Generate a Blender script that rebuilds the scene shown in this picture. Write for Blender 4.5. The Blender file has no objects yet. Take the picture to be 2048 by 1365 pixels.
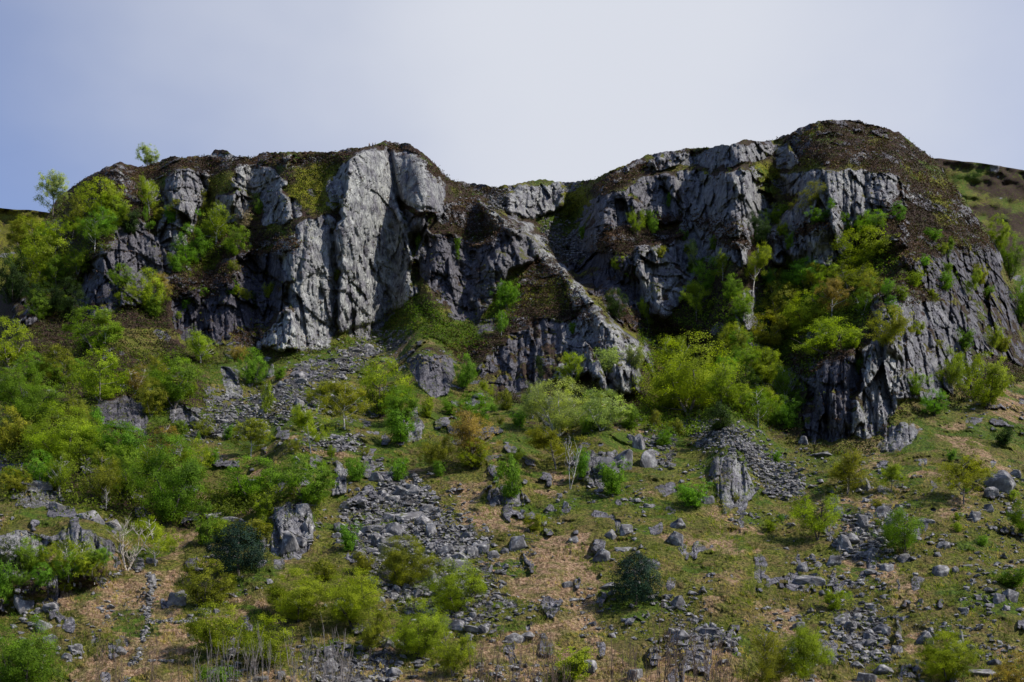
import bpy, bmesh, math, random
import numpy as np
from mathutils import Vector, Matrix

# ------------------------------------------------------------------ camera, world, sun
S = bpy.context.scene
COL = S.collection
F = 2196.0; HY = 1300.0               # focal length and horizon row of the photograph, in its own pixels
cam = bpy.data.cameras.new("camera"); cam.sensor_width = 36.0
cam.lens = 36.0 * F / 2048.0
cam.shift_y = (HY - 682.5) / 2048.0
cam.clip_start = 0.5; cam.clip_end = 6000
co = bpy.data.objects.new("camera", cam); COL.objects.link(co)
co.location = (0, 0, 0); co.rotation_euler = (math.radians(90), 0, 0)
S.camera = co

SUN_EL = math.radians(46); SUN_AZ = math.radians(105)      # azimuth clockwise from +Y (north): the sun stands to the right
sdir = Vector((math.sin(SUN_AZ) * math.cos(SUN_EL), math.cos(SUN_AZ) * math.cos(SUN_EL), math.sin(SUN_EL)))
sl = bpy.data.lights.new("sun", 'SUN'); sl.energy = 4.0; sl.angle = math.radians(0.6); sl.color = (1.0, 0.94, 0.86)
so = bpy.data.objects.new("sun", sl); COL.objects.link(so); so.location = (200, 0, 400)
so.rotation_euler = sdir.to_track_quat('Z', 'Y').to_euler()

W = bpy.data.worlds.new("World"); S.world = W; W.use_nodes = True
nt = W.node_tree; nt.nodes.clear()
def N(t, **k):
    n = nt.nodes.new(t)
    for a, b in k.items():
        if a == 'ins':
            for i, v in b.items(): n.inputs[i].default_value = v
        else: setattr(n, a, b)
    return n
def Lk(a, b): nt.links.new(a, b)
sky = N('ShaderNodeTexSky', sky_type='NISHITA', sun_disc=False, sun_elevation=SUN_EL, sun_rotation=SUN_AZ)
sky.altitude = 200; sky.air_density = 1.0; sky.dust_density = 0.8; sky.ozone_density = 3.0
tcw = N('ShaderNodeTexCoord')
sp = N('ShaderNodeSeparateXYZ'); Lk(tcw.outputs['Generated'], sp.inputs[0])
# thin bright veil of cloud over the middle of the sky, open blue at both sides
xa = N('ShaderNodeMath', operation='SUBTRACT', ins={1: 0.08}); Lk(sp.outputs[0], xa.inputs[0])
ab = N('ShaderNodeMath', operation='ABSOLUTE'); Lk(xa.outputs[0], ab.inputs[0])
nz = N('ShaderNodeTexNoise', ins={'Scale': 2.2, 'Detail': 5.0, 'Roughness': 0.5})
mp = N('ShaderNodeMapping'); mp.inputs['Scale'].default_value = (1, 1, 1.6)
Lk(tcw.outputs['Generated'], mp.inputs[0]); Lk(mp.outputs[0], nz.inputs['Vector'])
nm = N('ShaderNodeMath', operation='MULTIPLY_ADD', ins={1: 0.42, 2: -0.21}); Lk(nz.outputs[0], nm.inputs[0])
ad = N('ShaderNodeMath', operation='ADD'); Lk(ab.outputs[0], ad.inputs[0]); Lk(nm.outputs[0], ad.inputs[1])
mr = N('ShaderNodeMapRange', interpolation_type='SMOOTHSTEP', ins={1: 0.06, 2: 0.56, 3: 0.95, 4: 0.12}); Lk(ad.outputs[0], mr.inputs[0])
mx = N('ShaderNodeMix', data_type='RGBA'); mx.inputs['B'].default_value = (3.72, 3.86, 4.22, 1)
skt = N('ShaderNodeMix', data_type='RGBA', blend_type='MULTIPLY'); skt.inputs[0].default_value = 1.0; skt.inputs['B'].default_value = (0.60, 0.62, 0.78, 1)
Lk(sky.outputs[0], skt.inputs['A'])
fy = N('ShaderNodeMapRange', interpolation_type='SMOOTHSTEP', ins={1: -0.15, 2: 0.55, 3: 0.0, 4: 1.0}); Lk(sp.outputs[1], fy.inputs[0])   # the veil stands over the ridge only
fm = N('ShaderNodeMath', operation='MULTIPLY'); Lk(mr.outputs[0], fm.inputs[0]); Lk(fy.outputs[0], fm.inputs[1])
Lk(fm.outputs[0], mx.inputs[0]); Lk(skt.outputs['Result'], mx.inputs['A'])
bg = N('ShaderNodeBackground'); bg.inputs[1].default_value = 0.13; Lk(mx.outputs['Result'], bg.inputs[0])
ow = N('ShaderNodeOutputWorld'); Lk(bg.outputs[0], ow.inputs[0])
S.view_settings.view_transform = 'Standard'; S.view_settings.look = 'None'
S.view_settings.exposure = 0.58; S.view_settings.gamma = 1.0
S.cycles.max_bounces = 6; S.cycles.diffuse_bounces = 3; S.cycles.transmission_bounces = 3; S.cycles.transparent_max_bounces = 4

# ------------------------------------------------------------------ noise in numpy
def _h(ix, iy, s):
    with np.errstate(over='ignore'):
        n = (ix.astype(np.int64) * 374761393 + iy.astype(np.int64) * 668265263 + s * 2147483647 + s * 144269504) & 0xffffffff
        n = ((n ^ (n >> 13)) * 1274126177) & 0xffffffff
        n = (n ^ (n >> 16)); n = (n * 2246822519) & 0xffffffff; n = n ^ (n >> 15)
    return n.astype(np.float64) / 4294967295.0
def vnoise(x, y, s=0):
    ix = np.floor(x); iy = np.floor(y); fx = x - ix; fy = y - iy
    fx = fx * fx * fx * (fx * (fx * 6 - 15) + 10); fy = fy * fy * fy * (fy * (fy * 6 - 15) + 10)
    a = _h(ix, iy, s); b = _h(ix + 1, iy, s); c = _h(ix, iy + 1, s); d = _h(ix + 1, iy + 1, s)
    return (a + (b - a) * fx) * (1 - fy) + (c + (d - c) * fx) * fy
def fbm(x, y, o=4, s=0, g=0.5):
    r = 0; a = 1; t = 0
    for k in range(o):
        r = r + a * (vnoise(x + 13.7 * k, y + 7.1 * k, s + k) * 2 - 1); t += a; a *= g; x = x * 2.03; y = y * 2.03
    return r / t
def worley(x, y, s=0):
    ix = np.floor(x); iy = np.floor(y)
    f1 = np.full(x.shape, 9.0); f2 = np.full(x.shape, 9.0)
    cx = np.zeros(x.shape); cy = np.zeros(x.shape)
    for dx in (-1, 0, 1):
        for dy in (-1, 0, 1):
            jx = ix + dx; jy = iy + dy
            qx = jx + _h(jx, jy, s); qy = jy + _h(jx, jy, s + 1)
            d = (qx - x) ** 2 + (qy - y) ** 2
            m = d < f1
            f2 = np.where(m, f1, np.minimum(f2, d))
            cx = np.where(m, qx, cx); cy = np.where(m, qy, cy); f1 = np.where(m, d, f1)
    k1 = _h(np.floor(cx * 1000), np.floor(cy * 1000), s + 5); k2 = _h(np.floor(cx * 1000), np.floor(cy * 1000), s + 6); k3 = _h(np.floor(cx * 1000), np.floor(cy * 1000), s + 7)
    return np.sqrt(f1), np.sqrt(f2), x - cx, y - cy, k1, k2, k3
def box(a, n, ax):
    if n < 1: return a
    p = [(0, 0)] * a.ndim; p[ax] = (n + 1, n)
    c = np.cumsum(np.pad(a, p, mode='edge'), axis=ax)
    L = a.shape[ax]; w = 2 * n + 1
    return (np.take(c, range(w, L + w), ax) - np.take(c, range(0, L), ax)) / w
def blur(a, nx, ny):
    for _ in range(2): a = box(box(a, nx, 1), ny, 0)
    return a
def smooth(a, b, x):
    t = np.clip((x - a) / (b - a), 0, 1); return t * t * (3 - 2 * t)

# ------------------------------------------------------------------ regions of the hillside
RS = 2.0; RX0 = -440; RW = 1470; RH = 770
ry, rx = np.mgrid[0:RH, 0:RW]
rpx = rx * RS + RX0; rpy = ry * RS
wpx = rpx + 14 * fbm(rpx / 60., rpy / 60., 3, 11) + 7 * fbm(rpx / 14., rpy / 14., 2, 31)
wpy = rpy + 14 * fbm(rpx / 60., rpy / 60., 3, 71) + 7 * fbm(rpx / 14., rpy / 14., 2, 51)
def inpoly(P, X, Y):
    P = np.array(P, float); r = np.zeros(X.shape, bool); j = len(P) - 1
    for i in range(len(P)):
        xi, yi = P[i]; xj, yj = P[j]
        if yi != yj:
            r ^= ((yi > Y) != (yj > Y)) & (X < (xj - xi) * (Y - yi) / (yj - yi) + xi)
        j = i
    return r
def raster(P, soft=1, warp=1.0):
    m = np.zeros(rpx.shape); P = np.array(P, float)
    x0, x1 = P[:, 0].min() - 30, P[:, 0].max() + 30; y0, y1 = P[:, 1].min() - 30, P[:, 1].max() + 30
    a, b = max(0, int((x0 - RX0) / RS)), min(RW, int((x1 - RX0) / RS) + 1); c, d = max(0, int(y0 / RS)), min(RH, int(y1 / RS) + 1)
    sl_ = (slice(c, d), slice(a, b))
    if d <= c or b <= a: return sl_, np.zeros((max(0, d - c), max(0, b - a)))
    X = rpx[sl_] + (wpx[sl_] - rpx[sl_]) * warp; Y = rpy[sl_] + (wpy[sl_] - rpy[sl_]) * warp
    q = inpoly(P, X, Y).astype(float)
    return sl_, (blur(q, soft, soft) if soft else q)
def lay(P, soft=1, warp=1.0, acc=None, val=1.0):
    sl_, q = raster(P, soft, warp)
    acc[sl_] = np.maximum(acc[sl_], q * val)
def zeros(): return np.zeros(rpx.shape)

# rock: polygon, sideways tilt (+ faces right towards the sun, - faces left), step towards the viewer in metres, greenish-pale lichen 0..1, where low values paint shade into the rock colour
ROCK = [
 # left crag
 ([(205,334),(240,328),(282,345),(275,362),(240,395),(214,380)], .1, 2, .4),
 ([(418,303),(440,299),(458,302),(474,313),(440,318),(420,313)], .2, 2, .6),
 ([(345,350),(420,338),(422,360),(404,420),(385,460),(370,500),(330,505),(312,470),(318,420),(330,390)], -.15, 3, .3),
 ([(475,330),(510,322),(545,342),(574,370),(560,388),(500,392),(468,370)], .25, 3, .7),
 ([(430,390),(480,378),(503,400),(490,445),(455,455),(425,430)], -.1, 3, .4),
 ([(520,390),(560,388),(597,405),(602,428),(560,452),(522,458)], .2, 3, .5),
 ([(225,410),(270,430),(300,470),(340,500),(345,560),(300,610),(250,600),(180,620),(130,600),(160,520),(230,500)], -.4, 0, .1),
 ([(405,560),(478,500),(560,503),(574,560),(572,620),(530,660),(475,690),(360,692),(340,640),(350,600)], -.5, 3, .0),
 ([(560,300),(580,302),(600,318),(580,332),(562,325)], .2, 1, .6),
 ([(640,400),(652,360),(700,322),(712,345),(690,395),(660,425)], .1, 3, .5),
 ([(595,440),(640,424),(668,440),(672,520),(668,600),(660,690),(600,700),(560,702),(566,600),(570,520),(548,500)], .0, 6, .6),
 ([(548,640),(580,605),(592,640),(596,695),(560,708),(522,692),(520,664)], .3, 9, .9),
 ([(702,322),(745,297),(775,304),(786,335),(800,400),(812,440),(826,500),(832,580),(800,612),(750,642),(700,662),(668,672),(672,560),(668,480),(682,400)], .45, 10, .7),
 ([(776,300),(800,302),(830,308),(868,338),(893,372),(896,402),(870,422),(822,410),(800,392),(782,335)], .5, 3, .55),
 ([(808,420),(868,424),(850,452),(838,490),(828,520),(818,470)], .3, -9, .15),
 ([(700,640),(795,620),(760,655),(735,680),(690,690)], .2, 2, .3),
 ([(175,560),(245,560),(260,620),(190,640)], -.3, 1, .1),
 ([(20,600),(60,580),(70,640),(30,660)], -.3, 1, .1),
 # central spur
 ([(872,424),(905,396),(955,396),(966,418),(920,432),(880,452)], .0, 1, .3),
 ([(850,470),(890,470),(950,490),(985,480),(1012,455),(1042,450),(1082,505),(1056,528),(1022,545),(992,590),(962,642),(900,628),(872,592),(842,556)], -.45, 5, .1),
 ([(1005,500),(1045,470),(1082,505),(1056,530),(1020,545),(985,600),(962,642),(940,600),(960,540)], .35, 3, .3),
 ([(1012,668),(1090,640),(1130,650),(1112,760),(1050,790),(990,792),(962,760),(960,735),(1004,700)], -.35, 5, .1),
 ([(1128,645),(1160,630),(1205,628),(1262,672),(1292,716),(1272,792),(1222,792),(1172,742),(1112,762)], .3, 8, .5),
 ([(1225,730),(1262,718),(1275,745),(1270,790),(1222,790)], .35, 3, .6),
 ([(812,726),(860,706),(900,700),(906,742),(892,792),(842,778)], -.2, 3, .1),
 ([(1125,530),(1150,545),(1185,600),(1230,640),(1300,716),(1280,722),(1240,680),(1180,640),(1140,600)], .5, 3, .7),
 ([(1020,450),(1060,470),(1110,520),(1085,530),(1050,490)], .4, 2, .4),
 ([(1012,388),(1040,366),(1112,360),(1130,380),(1126,416),(1092,424),(1060,436),(1022,420)], .05, 13, .55),
 ([(950,640),(1000,630),(1000,650),(960,665)], .0, 1, .1),
 ([(950,398),(1000,418),(1060,452),(1112,512),(1152,556),(1136,564),(1096,528),(1045,480),(985,442)], .5, 3, .6),
 # right crag
 ([(1200,352),(1270,325),(1320,308),(1330,318),(1270,342),(1215,365)], -.2, 2, .3),
 ([(1280,322),(1340,303),(1420,297),(1500,284),(1545,292),(1540,318),(1500,330),(1440,330),(1380,333),(1300,344)], -.05, 3, .35),
 ([(1545,302),(1570,298),(1602,312),(1602,335),(1552,345)], .1, 3, .5),
 ([(1160,412),(1230,376),(1310,346),(1350,352),(1362,440),(1330,450),(1280,440),(1250,482),(1200,502),(1142,502),(1150,440)], -.35, 4, .2),
 ([(1346,352),(1430,341),(1520,332),(1530,350),(1545,372),(1550,420),(1502,440),(1484,530),(1400,522),(1372,600),(1332,642),(1282,622),(1276,502),(1340,472),(1372,430)], .0, 5, .35),
 ([(1460,350),(1520,335),(1545,380),(1548,420),(1500,430)], .35, 3, .5),
 ([(1552,352),(1620,345),(1700,336),(1792,360),(1782,402),(1712,430),(1692,500),(1662,532),(1592,532),(1547,532),(1550,450),(1590,400)], .1, 5, .45),
 ([(1540,455),(1570,450),(1566,530),(1545,535)], .3, 4, .8),
 ([(1615,440),(1668,440),(1672,470),(1660,530),(1620,532)], .2, 4, .5),
 ([(1130,492),(1200,502),(1270,512),(1282,622),(1274,690),(1200,600),(1140,545)], -.4, 2, .0),
 ([(1272,500),(1310,495),(1340,520),(1372,540),(1370,600),(1330,640),(1285,600)], .15, 4, .5),
 ([(1480,590),(1515,575),(1512,660),(1465,672)], .1, 4, .3),
 ([(1700,400),(1792,380),(1795,420),(1740,440),(1720,430)], .1, 3, .3),
 ([(1785,470),(1820,462),(1830,500),(1792,505)], .2, 3, .4),
 ([(1800,530),(1900,480),(1990,500),(2032,600),(2060,700),(2140,760),(2060,740),(2000,722),(1960,700),(1900,620),(1840,560)], .05, 3, .1),
 ([(1740,590),(1800,565),(1880,600),(1960,610),(2000,640),(1990,700),(1950,762),(1900,790),(1830,800),(1800,800),(1800,720),(1760,690)], .2, 5, .25),
 ([(1722,690),(1790,680),(1805,720),(1800,800),(1762,872),(1722,882),(1700,870),(1712,780)], .3, 6, .6),
 ([(1642,722),(1712,690),(1715,780),(1698,872),(1650,888),(1598,886),(1600,800)], -.25, 3, .1),
 ([(1782,852),(1828,834),(1846,866),(1802,898),(1748,906)], .15, 3, .4),
 ([(1800,480),(1850,505),(1900,560),(1870,590),(1810,540)], .0, 1, .1),
 ([(1590,240),(1640,252),(1620,268),(1585,270)], .0, 1, .2),
 ([(1690,300),(1735,300),(1730,322),(1690,320)], .1, 2, .4),
 ([(1795,375),(1850,380),(1845,400),(1800,402)], .1, 2, .4),
 ([(1905,390),(1935,410),(1950,450),(1930,450),(1910,420)], .1, 2, .3),
 # outcrops on the lower slope
 ([(1468,898),(1502,942),(1528,984),(1482,1022),(1446,1034),(1440,984),(1418,934)], .5, 4, .4),
 ([(1418,934),(1470,915),(1470,960),(1440,984)], -.5, 3, .1),
 ([(190,800),(250,788),(292,830),(285,872),(200,852)], -.1, 4, .1),
 ([(40,965),(130,985),(112,1012),(36,1008)], -.1, 3, .2),
 ([(440,742),(478,735),(480,790),(446,797)], .1, 3, .4),
 ([(664,930),(690,930),(686,990),(668,996)], .2, 3, .3),
 ([(806,832),(836,812),(846,850),(840,886),(806,888)], .4, 3, .5),
 ([(340,805),(400,822),(396,852),(346,852)], .1, 2, .2),
 ([(1170,920),(1200,900),(1232,900),(1240,940),(1210,985),(1172,970)], .1, 3, .2),
 ([(1090,800),(1140,790),(1160,830),(1110,850)], -.2, 2, .1),
 ([(-60,1090),(10,1075),(50,1056),(90,1072),(92,1110),(40,1150),(-80,1160)], .2, 2, .3), ([(105,1075),(150,1052),(200,1066),(232,1108),(190,1126),(130,1120)], .3, 2, .25),
 ([(975,985),(1035,975),(1060,1000),(1010,1018),(975,1010)], .0, 2, .2),
 ([(1540,300),(1556,300),(1556,312),(1540,312)], .0, 1, .3),
 ([(540,1010),(620,1000),(640,1060),(600,1112),(550,1110)], .1, 2, .3),
]
HEATHER = [
 [(150,372),(215,328),(300,328),(350,310),(520,304),(720,296),(700,322),(640,335),(560,325),(470,330),(420,345),(340,350),(300,380),(240,400),(180,400)],
 [(740,288),(800,283),(850,305),(905,362),(1000,372),(1010,392),(950,395),(890,372),(840,315),(780,300)],
 [(430,480),(500,470),(600,470),(610,490),(560,510),(480,505),(430,530)],
 [(225,400),(290,380),(300,440),(240,450)],
 [(330,560),(470,520),(480,560),(400,600),(340,600)],
 [(890,400),(960,395),(1010,440),(1060,470),(1040,460),(1000,480),(960,500),(900,480),(900,440)],
 [(1060,510),(1110,520),(1140,560),(1180,620),(1200,640),(1100,640),(1040,650),(1000,660),(1010,620),(1040,570)],
 [(810,710),(870,690),(920,690),(1000,670),(1000,700),(940,720),(900,705),(830,720)],
 [(1550,280),(1620,245),(1730,243),(1800,265),(1880,320),(1900,370),(1960,450),(2010,520),(1960,500),(1880,480),(1800,450),(1790,360),(1700,335),(1600,340),(1600,310)],
 [(1200,360),(1300,318),(1500,283),(1560,280),(1545,292),(1500,284),(1340,300),(1300,345),(1180,400)],
 [(1180,470),(1280,440),(1380,430),(1360,480),(1280,505),(1180,510)],
 [(1530,470),(1640,440),(1680,420),(1660,450),(1560,480)],
 [(1780,400),(1900,400),(1950,500),(1850,520),(1780,560),(1740,590),(1740,520)],
 [(1730,600),(1800,560),(1880,580),(1900,600),(1820,600)],
 [(1380,430),(1480,450),(1500,500),(1430,500)],
 [(1180,590),(1300,640),(1400,680),(1480,700),(1440,740),(1320,700)],
 [(1570,700),(1720,660),(1720,700),(1640,730),(1600,760)],
 [(455,660),(520,650),(525,690),(470,700)],
]
MOSS = [
 [(1100,425),(1170,380),(1185,400),(1135,485),(1095,470)], [(1840,380),(1900,400),(1930,450),(1880,450)], [(1760,470),(1790,500),(1770,540),(1750,520)], [(1900,470),(1950,480),(1980,520),(1930,510)], [(1880,340),(1900,370),(1880,390),(1860,360)],
 [(1600,262),(1660,255),(1640,275),(1590,282)], [(1730,262),(1800,280),(1780,290),(1720,280)], [(1790,335),(1860,345),(1850,370),(1800,360)], [(1650,340),(1700,325),(1780,345),(1700,345)], [(1800,560),(1860,555),(1840,580)], [(1290,560),(1330,560),(1300,600)],
 [(230,355),(290,350),(280,375)], [(1370,345),(1440,335),(1430,350),(1380,358)], [(1210,380),(1280,352),(1290,362),(1220,392)], [(960,400),(1000,420),(990,440)], [(1060,470),(1100,500),(1080,515)], [(430,545),(480,530),(470,560)],
 [(560,335),(640,320),(700,322),(650,360),(640,395),(700,400),(690,415),(620,420),(570,400),(560,380),(600,370),(575,350)],
 [(420,340),(470,335),(470,370),(430,375)],
 [(500,460),(600,455),(600,470),(520,478)],
 [(470,655),(530,645),(515,680),(480,690)],
 [(1060,560),(1140,560),(1150,600),(1080,620),(1040,600)],
 [(1040,545),(1100,540),(1110,555),(1050,560)],
 [(1490,330),(1520,320),(1560,350),(1560,400),(1540,390)],
 [(1600,320),(1660,330),(1640,345),(1605,345)],
 [(1790,510),(1850,520),(1900,555),(1850,550)],
 [(840,640),(960,640),(970,690),(900,690),(840,670)],
 [(700,655),(740,680),(700,720),(640,715),(650,690)],
 [(1125,370),(1180,365),(1165,400),(1140,440),(1120,430)],
]
GREEN = [
 [(800,600),(850,590),(900,640),(960,650),(980,690),(900,700),(830,660),(780,670),(740,690),(700,670)],
 [(980,580),(1040,560),(1030,600),(1000,640),(960,660),(960,640)],
 [(560,700),(640,690),(720,660),(740,690),(640,740),(560,740)],
 [(1090,420),(1140,425),(1160,390),(1180,400),(1140,470),(1090,470)],
 [(970,990),(1060,1010),(1200,985),(1260,970),(1300,940),(1280,1000),(1180,1020),(1060,1040),(980,1010)],
 [(1200,1180),(1250,1190),(1330,1200),(1330,1225),(1260,1240),(1200,1220)],
 [(1500,1020),(1560,1030),(1540,1060),(1480,1050)],
 [(1840,870),(1930,810),(1960,800),(1920,840),(1830,900),(1780,910)],
 [(450,1150),(560,1110),(600,1120),(520,1180),(460,1190)],
 [(100,1190),(200,1170),(240,1180),(150,1210)],
 [(1330,980),(1420,970),(1440,1020),(1360,1020)],
 [(1400,800),(1560,820),(1600,860),(1500,870)],
 [(1850,1160),(2000,1180),(2048,1230),(1940,1220)],
 [(1890,320),(1960,340),(1960,430),(1920,400)],
 [(1440,640),(1700,560),(1720,660),(1560,720),(1400,740)],
]
BRACKEN = [
 [(900,960),(1000,910),(1040,900),(1020,950),(960,980),(960,1060),(920,1020)],
 [(980,1110),(1080,1090),(1110,1110),(1180,1190),(1180,1240),(1060,1200),(1000,1170)],
 [(950,1290),(1100,1240),(1180,1220),(1220,1280),(1060,1330),(940,1330)],
 [(1370,1150),(1480,1130),(1470,1200),(1400,1220)],
 [(1440,1240),(1520,1200),(1540,1230),(1480,1260)],
 [(110,1200),(330,1150),(360,1180),(380,1260),(400,1400),(60,1400),(180,1330),(260,1290),(160,1230)],
 [(420,1170),(540,1180),(530,1230),(480,1230)],
 [(1950,780),(2060,770),(2060,850),(1980,820)],
 [(1660,930),(1740,900),(1760,940),(1680,960)],
 [(1780,1270),(1900,1220),(1840,1300),(1790,1330)],
 [(420,660),(470,640),(440,690)],
 [(390,740),(430,760),(430,790),(400,790)],
 [(700,1330),(1100,1330),(1400,1350),(2100,1360),(2100,1500),(300,1500),(300,1380)],
 [(1180,1300),(1480,1280),(1500,1350),(1180,1360)],
 [(780,700),(830,700),(840,760),(800,740)],
 [(1600,960),(1700,1000),(1840,1000),(1740,1030),(1600,1020)],
 [(1900,680),(1960,660),(1990,690),(1900,700)],
]
FORCE = [[(950,398),(1000,418),(1060,452),(1112,512),(1152,556),(1136,564),(1096,528),(1045,480),(985,442)], [(1125,530),(1150,545),(1185,600),(1230,640),(1300,716),(1280,722),(1240,680),(1180,640),(1140,600)]]
WOOD_SHADE = [([(0,700),(300,700),(420,740),(420,820),(330,900),(400,1000),(400,1060),(240,1030),(0,990)], .75), ([(20,460),(200,400),(330,480),(340,600),(300,640),(30,680)], .9), ([(1400,600),(1540,560),(1700,540),(1760,600),(1700,690),(1600,770),(1580,860),(1440,850),(1380,760)], .8), ([(30,1130),(200,1120),(230,1150),(180,1190),(20,1200)], .9), ([(1000,780),(1290,780),(1300,860),(1050,860)], .6)]  # dark floor of the woods, with shade under the trees painted in
SCREE = [
 [(690,700),(780,660),(825,655),(820,680),(740,720),(700,745),(660,780),(600,830),(520,850),(430,870),(380,890),(365,870),(425,830),(430,800),(520,790),(560,765),(630,735)],
 [(590,880),(660,870),(720,880),(730,905),(640,905)],
 [(770,950),(830,950),(880,1010),(930,1050),(985,1090),(940,1130),(860,1120),(760,1110),(690,1070),(680,1020),(740,990)],
 [(1390,850),(1430,840),(1470,855),(1540,920),(1610,985),(1580,1000),(1530,960),(1480,890),(1380,885)],
 [(1690,1030),(1780,1010),(1830,1060),(1760,1120),(1660,1120)],
 [(1660,1220),(1720,1200),(1780,1250),(1760,1330),(1690,1330)],
 [(720,1100),(800,1110),(860,1120),(960,1130),(980,1110),(1010,1180),(970,1260),(900,1250),(860,1250),(760,1180)],
 [(600,1290),(800,1310),(800,1380),(600,1380)],
 [(1340,1230),(1380,1250),(1470,1270),(1480,1290),(1340,1270)],
 [(1080,420),(1110,440),(1160,500),(1180,530),(1130,520),(1080,470)],
 [(980,380),(1010,395),(1020,420),(975,400)],
 [(1300,860),(1350,850),(1340,930),(1290,940)],
]
KNOLL = [(-420,990),(-100,1000),(30,1008),(90,1020),(160,1035),(230,1065),(245,1120),(200,1150),(60,1200),(-100,1230),(-420,1260)]

m_rock = zeros(); m_off = zeros(); m_shape = zeros(); m_flat = zeros(); m_tilt = zeros(); m_lich = zeros(); m_heath = zeros(); m_moss = zeros(); m_green = zeros(); m_brack = zeros(); m_scree = zeros(); m_knoll = zeros(); m_shade = zeros(); m_wood_shade = zeros(); m_force = zeros()
FACET = []
for P, tilt, off, li in ROCK:
    s_, q = raster(P, 1, 1.0); m_rock[s_] = np.maximum(m_rock[s_], q)
    s_, q2 = raster(P, 1, 0.8)
    P_ = np.array(P); cx = P_[:, 0].mean()
    m_off[s_] += q2 * off * 0.62
    m_tilt[s_] += q2 * tilt * (rpx[s_] - cx)
    m_lich[s_] = np.maximum(m_lich[s_], q2 * li)
    m_shade[s_] = np.maximum(m_shade[s_], q2 * max(0, .30 - li) / .30)  # shade painted on the walls turned from the sun
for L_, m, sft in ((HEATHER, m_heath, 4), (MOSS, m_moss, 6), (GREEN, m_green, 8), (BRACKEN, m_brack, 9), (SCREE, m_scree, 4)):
    for P in L_: lay(P, sft, 1.2, m)
SHAPE = [([(1132,395),(1180,385),(1165,440),(1180,500),(1140,500),(1125,440)], -6), ([(838,270),(900,340),(960,365),(1010,392),(960,400),(905,420),(868,500),(840,600),(826,560),(830,470),(880,430),(898,400),(896,372)], -9),
 ([(818,440),(850,470),(846,560),(870,640),(838,650),(822,560)], -6),  ([(985,560),(1040,550),(1020,610),(985,660),(950,650)], -5),
 ([(1110,440),(1180,390),(1150,480),(1280,560),(1300,640),(1440,700),(1400,780),(1320,730),(1250,650),(1180,590),(1120,520)], -14),
 ([(1420,570),(1560,545),(1700,450),(1800,520),(1760,600),(1700,680),(1640,720),(1570,870),(1480,850),(1400,760)], -9),
 ([(380,360),(430,380),(500,470),(440,545),(370,560),(345,520)], -8), ([(600,320),(690,320),(650,400),(590,430),(570,380)], -5), ([(340,560),(480,500),(562,503),(572,620),(470,692),(350,692)], -7),
 ([(200,400),(300,440),(340,500),(330,560),(240,560)], -5), ([(1530,350),(1560,350),(1555,450),(1535,530),(1500,500)], -6)]
SPUR = [(862,440),(900,396),(955,390),(1060,450),(1110,512),(1150,556),(1210,616),(1308,714),(1282,792),(1180,790),(1100,775),(960,795),(985,700),(985,650),(962,650),(890,625),(845,560)]
s_, q = raster(SPUR, 3, .6)
xr = np.interp(rpy[s_], [390, 450, 512, 556, 616, 714, 795], [930, 1060, 1110, 1150, 1210, 1308, 1285])
m_shape[s_] += q * np.clip(13 - .085 * (xr - rpx[s_]), -6, 13)
for P, o_ in SHAPE:
    s_, q = raster(P, 7, .6); m_shape[s_] += q * o_
for P in ([(776,300),(830,308),(868,338),(893,372),(896,402),(870,422),(822,410),(800,392),(782,335)], [(702,322),(745,297),(775,304),(786,335),(800,400),(790,450),(720,460),(690,420)], [(620,470),(665,440),(668,520),(630,540)]): lay(P, 2, .5, m_flat)
lay([(600,430),(700,330),(780,320),(800,400),(826,500),(832,600),(750,640),(620,690),(570,690),(570,510)], 4, .5, m_flat, .42)
for P, w_ in WOOD_SHADE:
    s_, q = raster(P, 8, 1); m_wood_shade[s_] = np.maximum(m_wood_shade[s_], q * w_)
for P in FORCE: lay(P, 1, 1, m_force)
lay(KNOLL, 6, .5, m_knoll)
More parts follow.
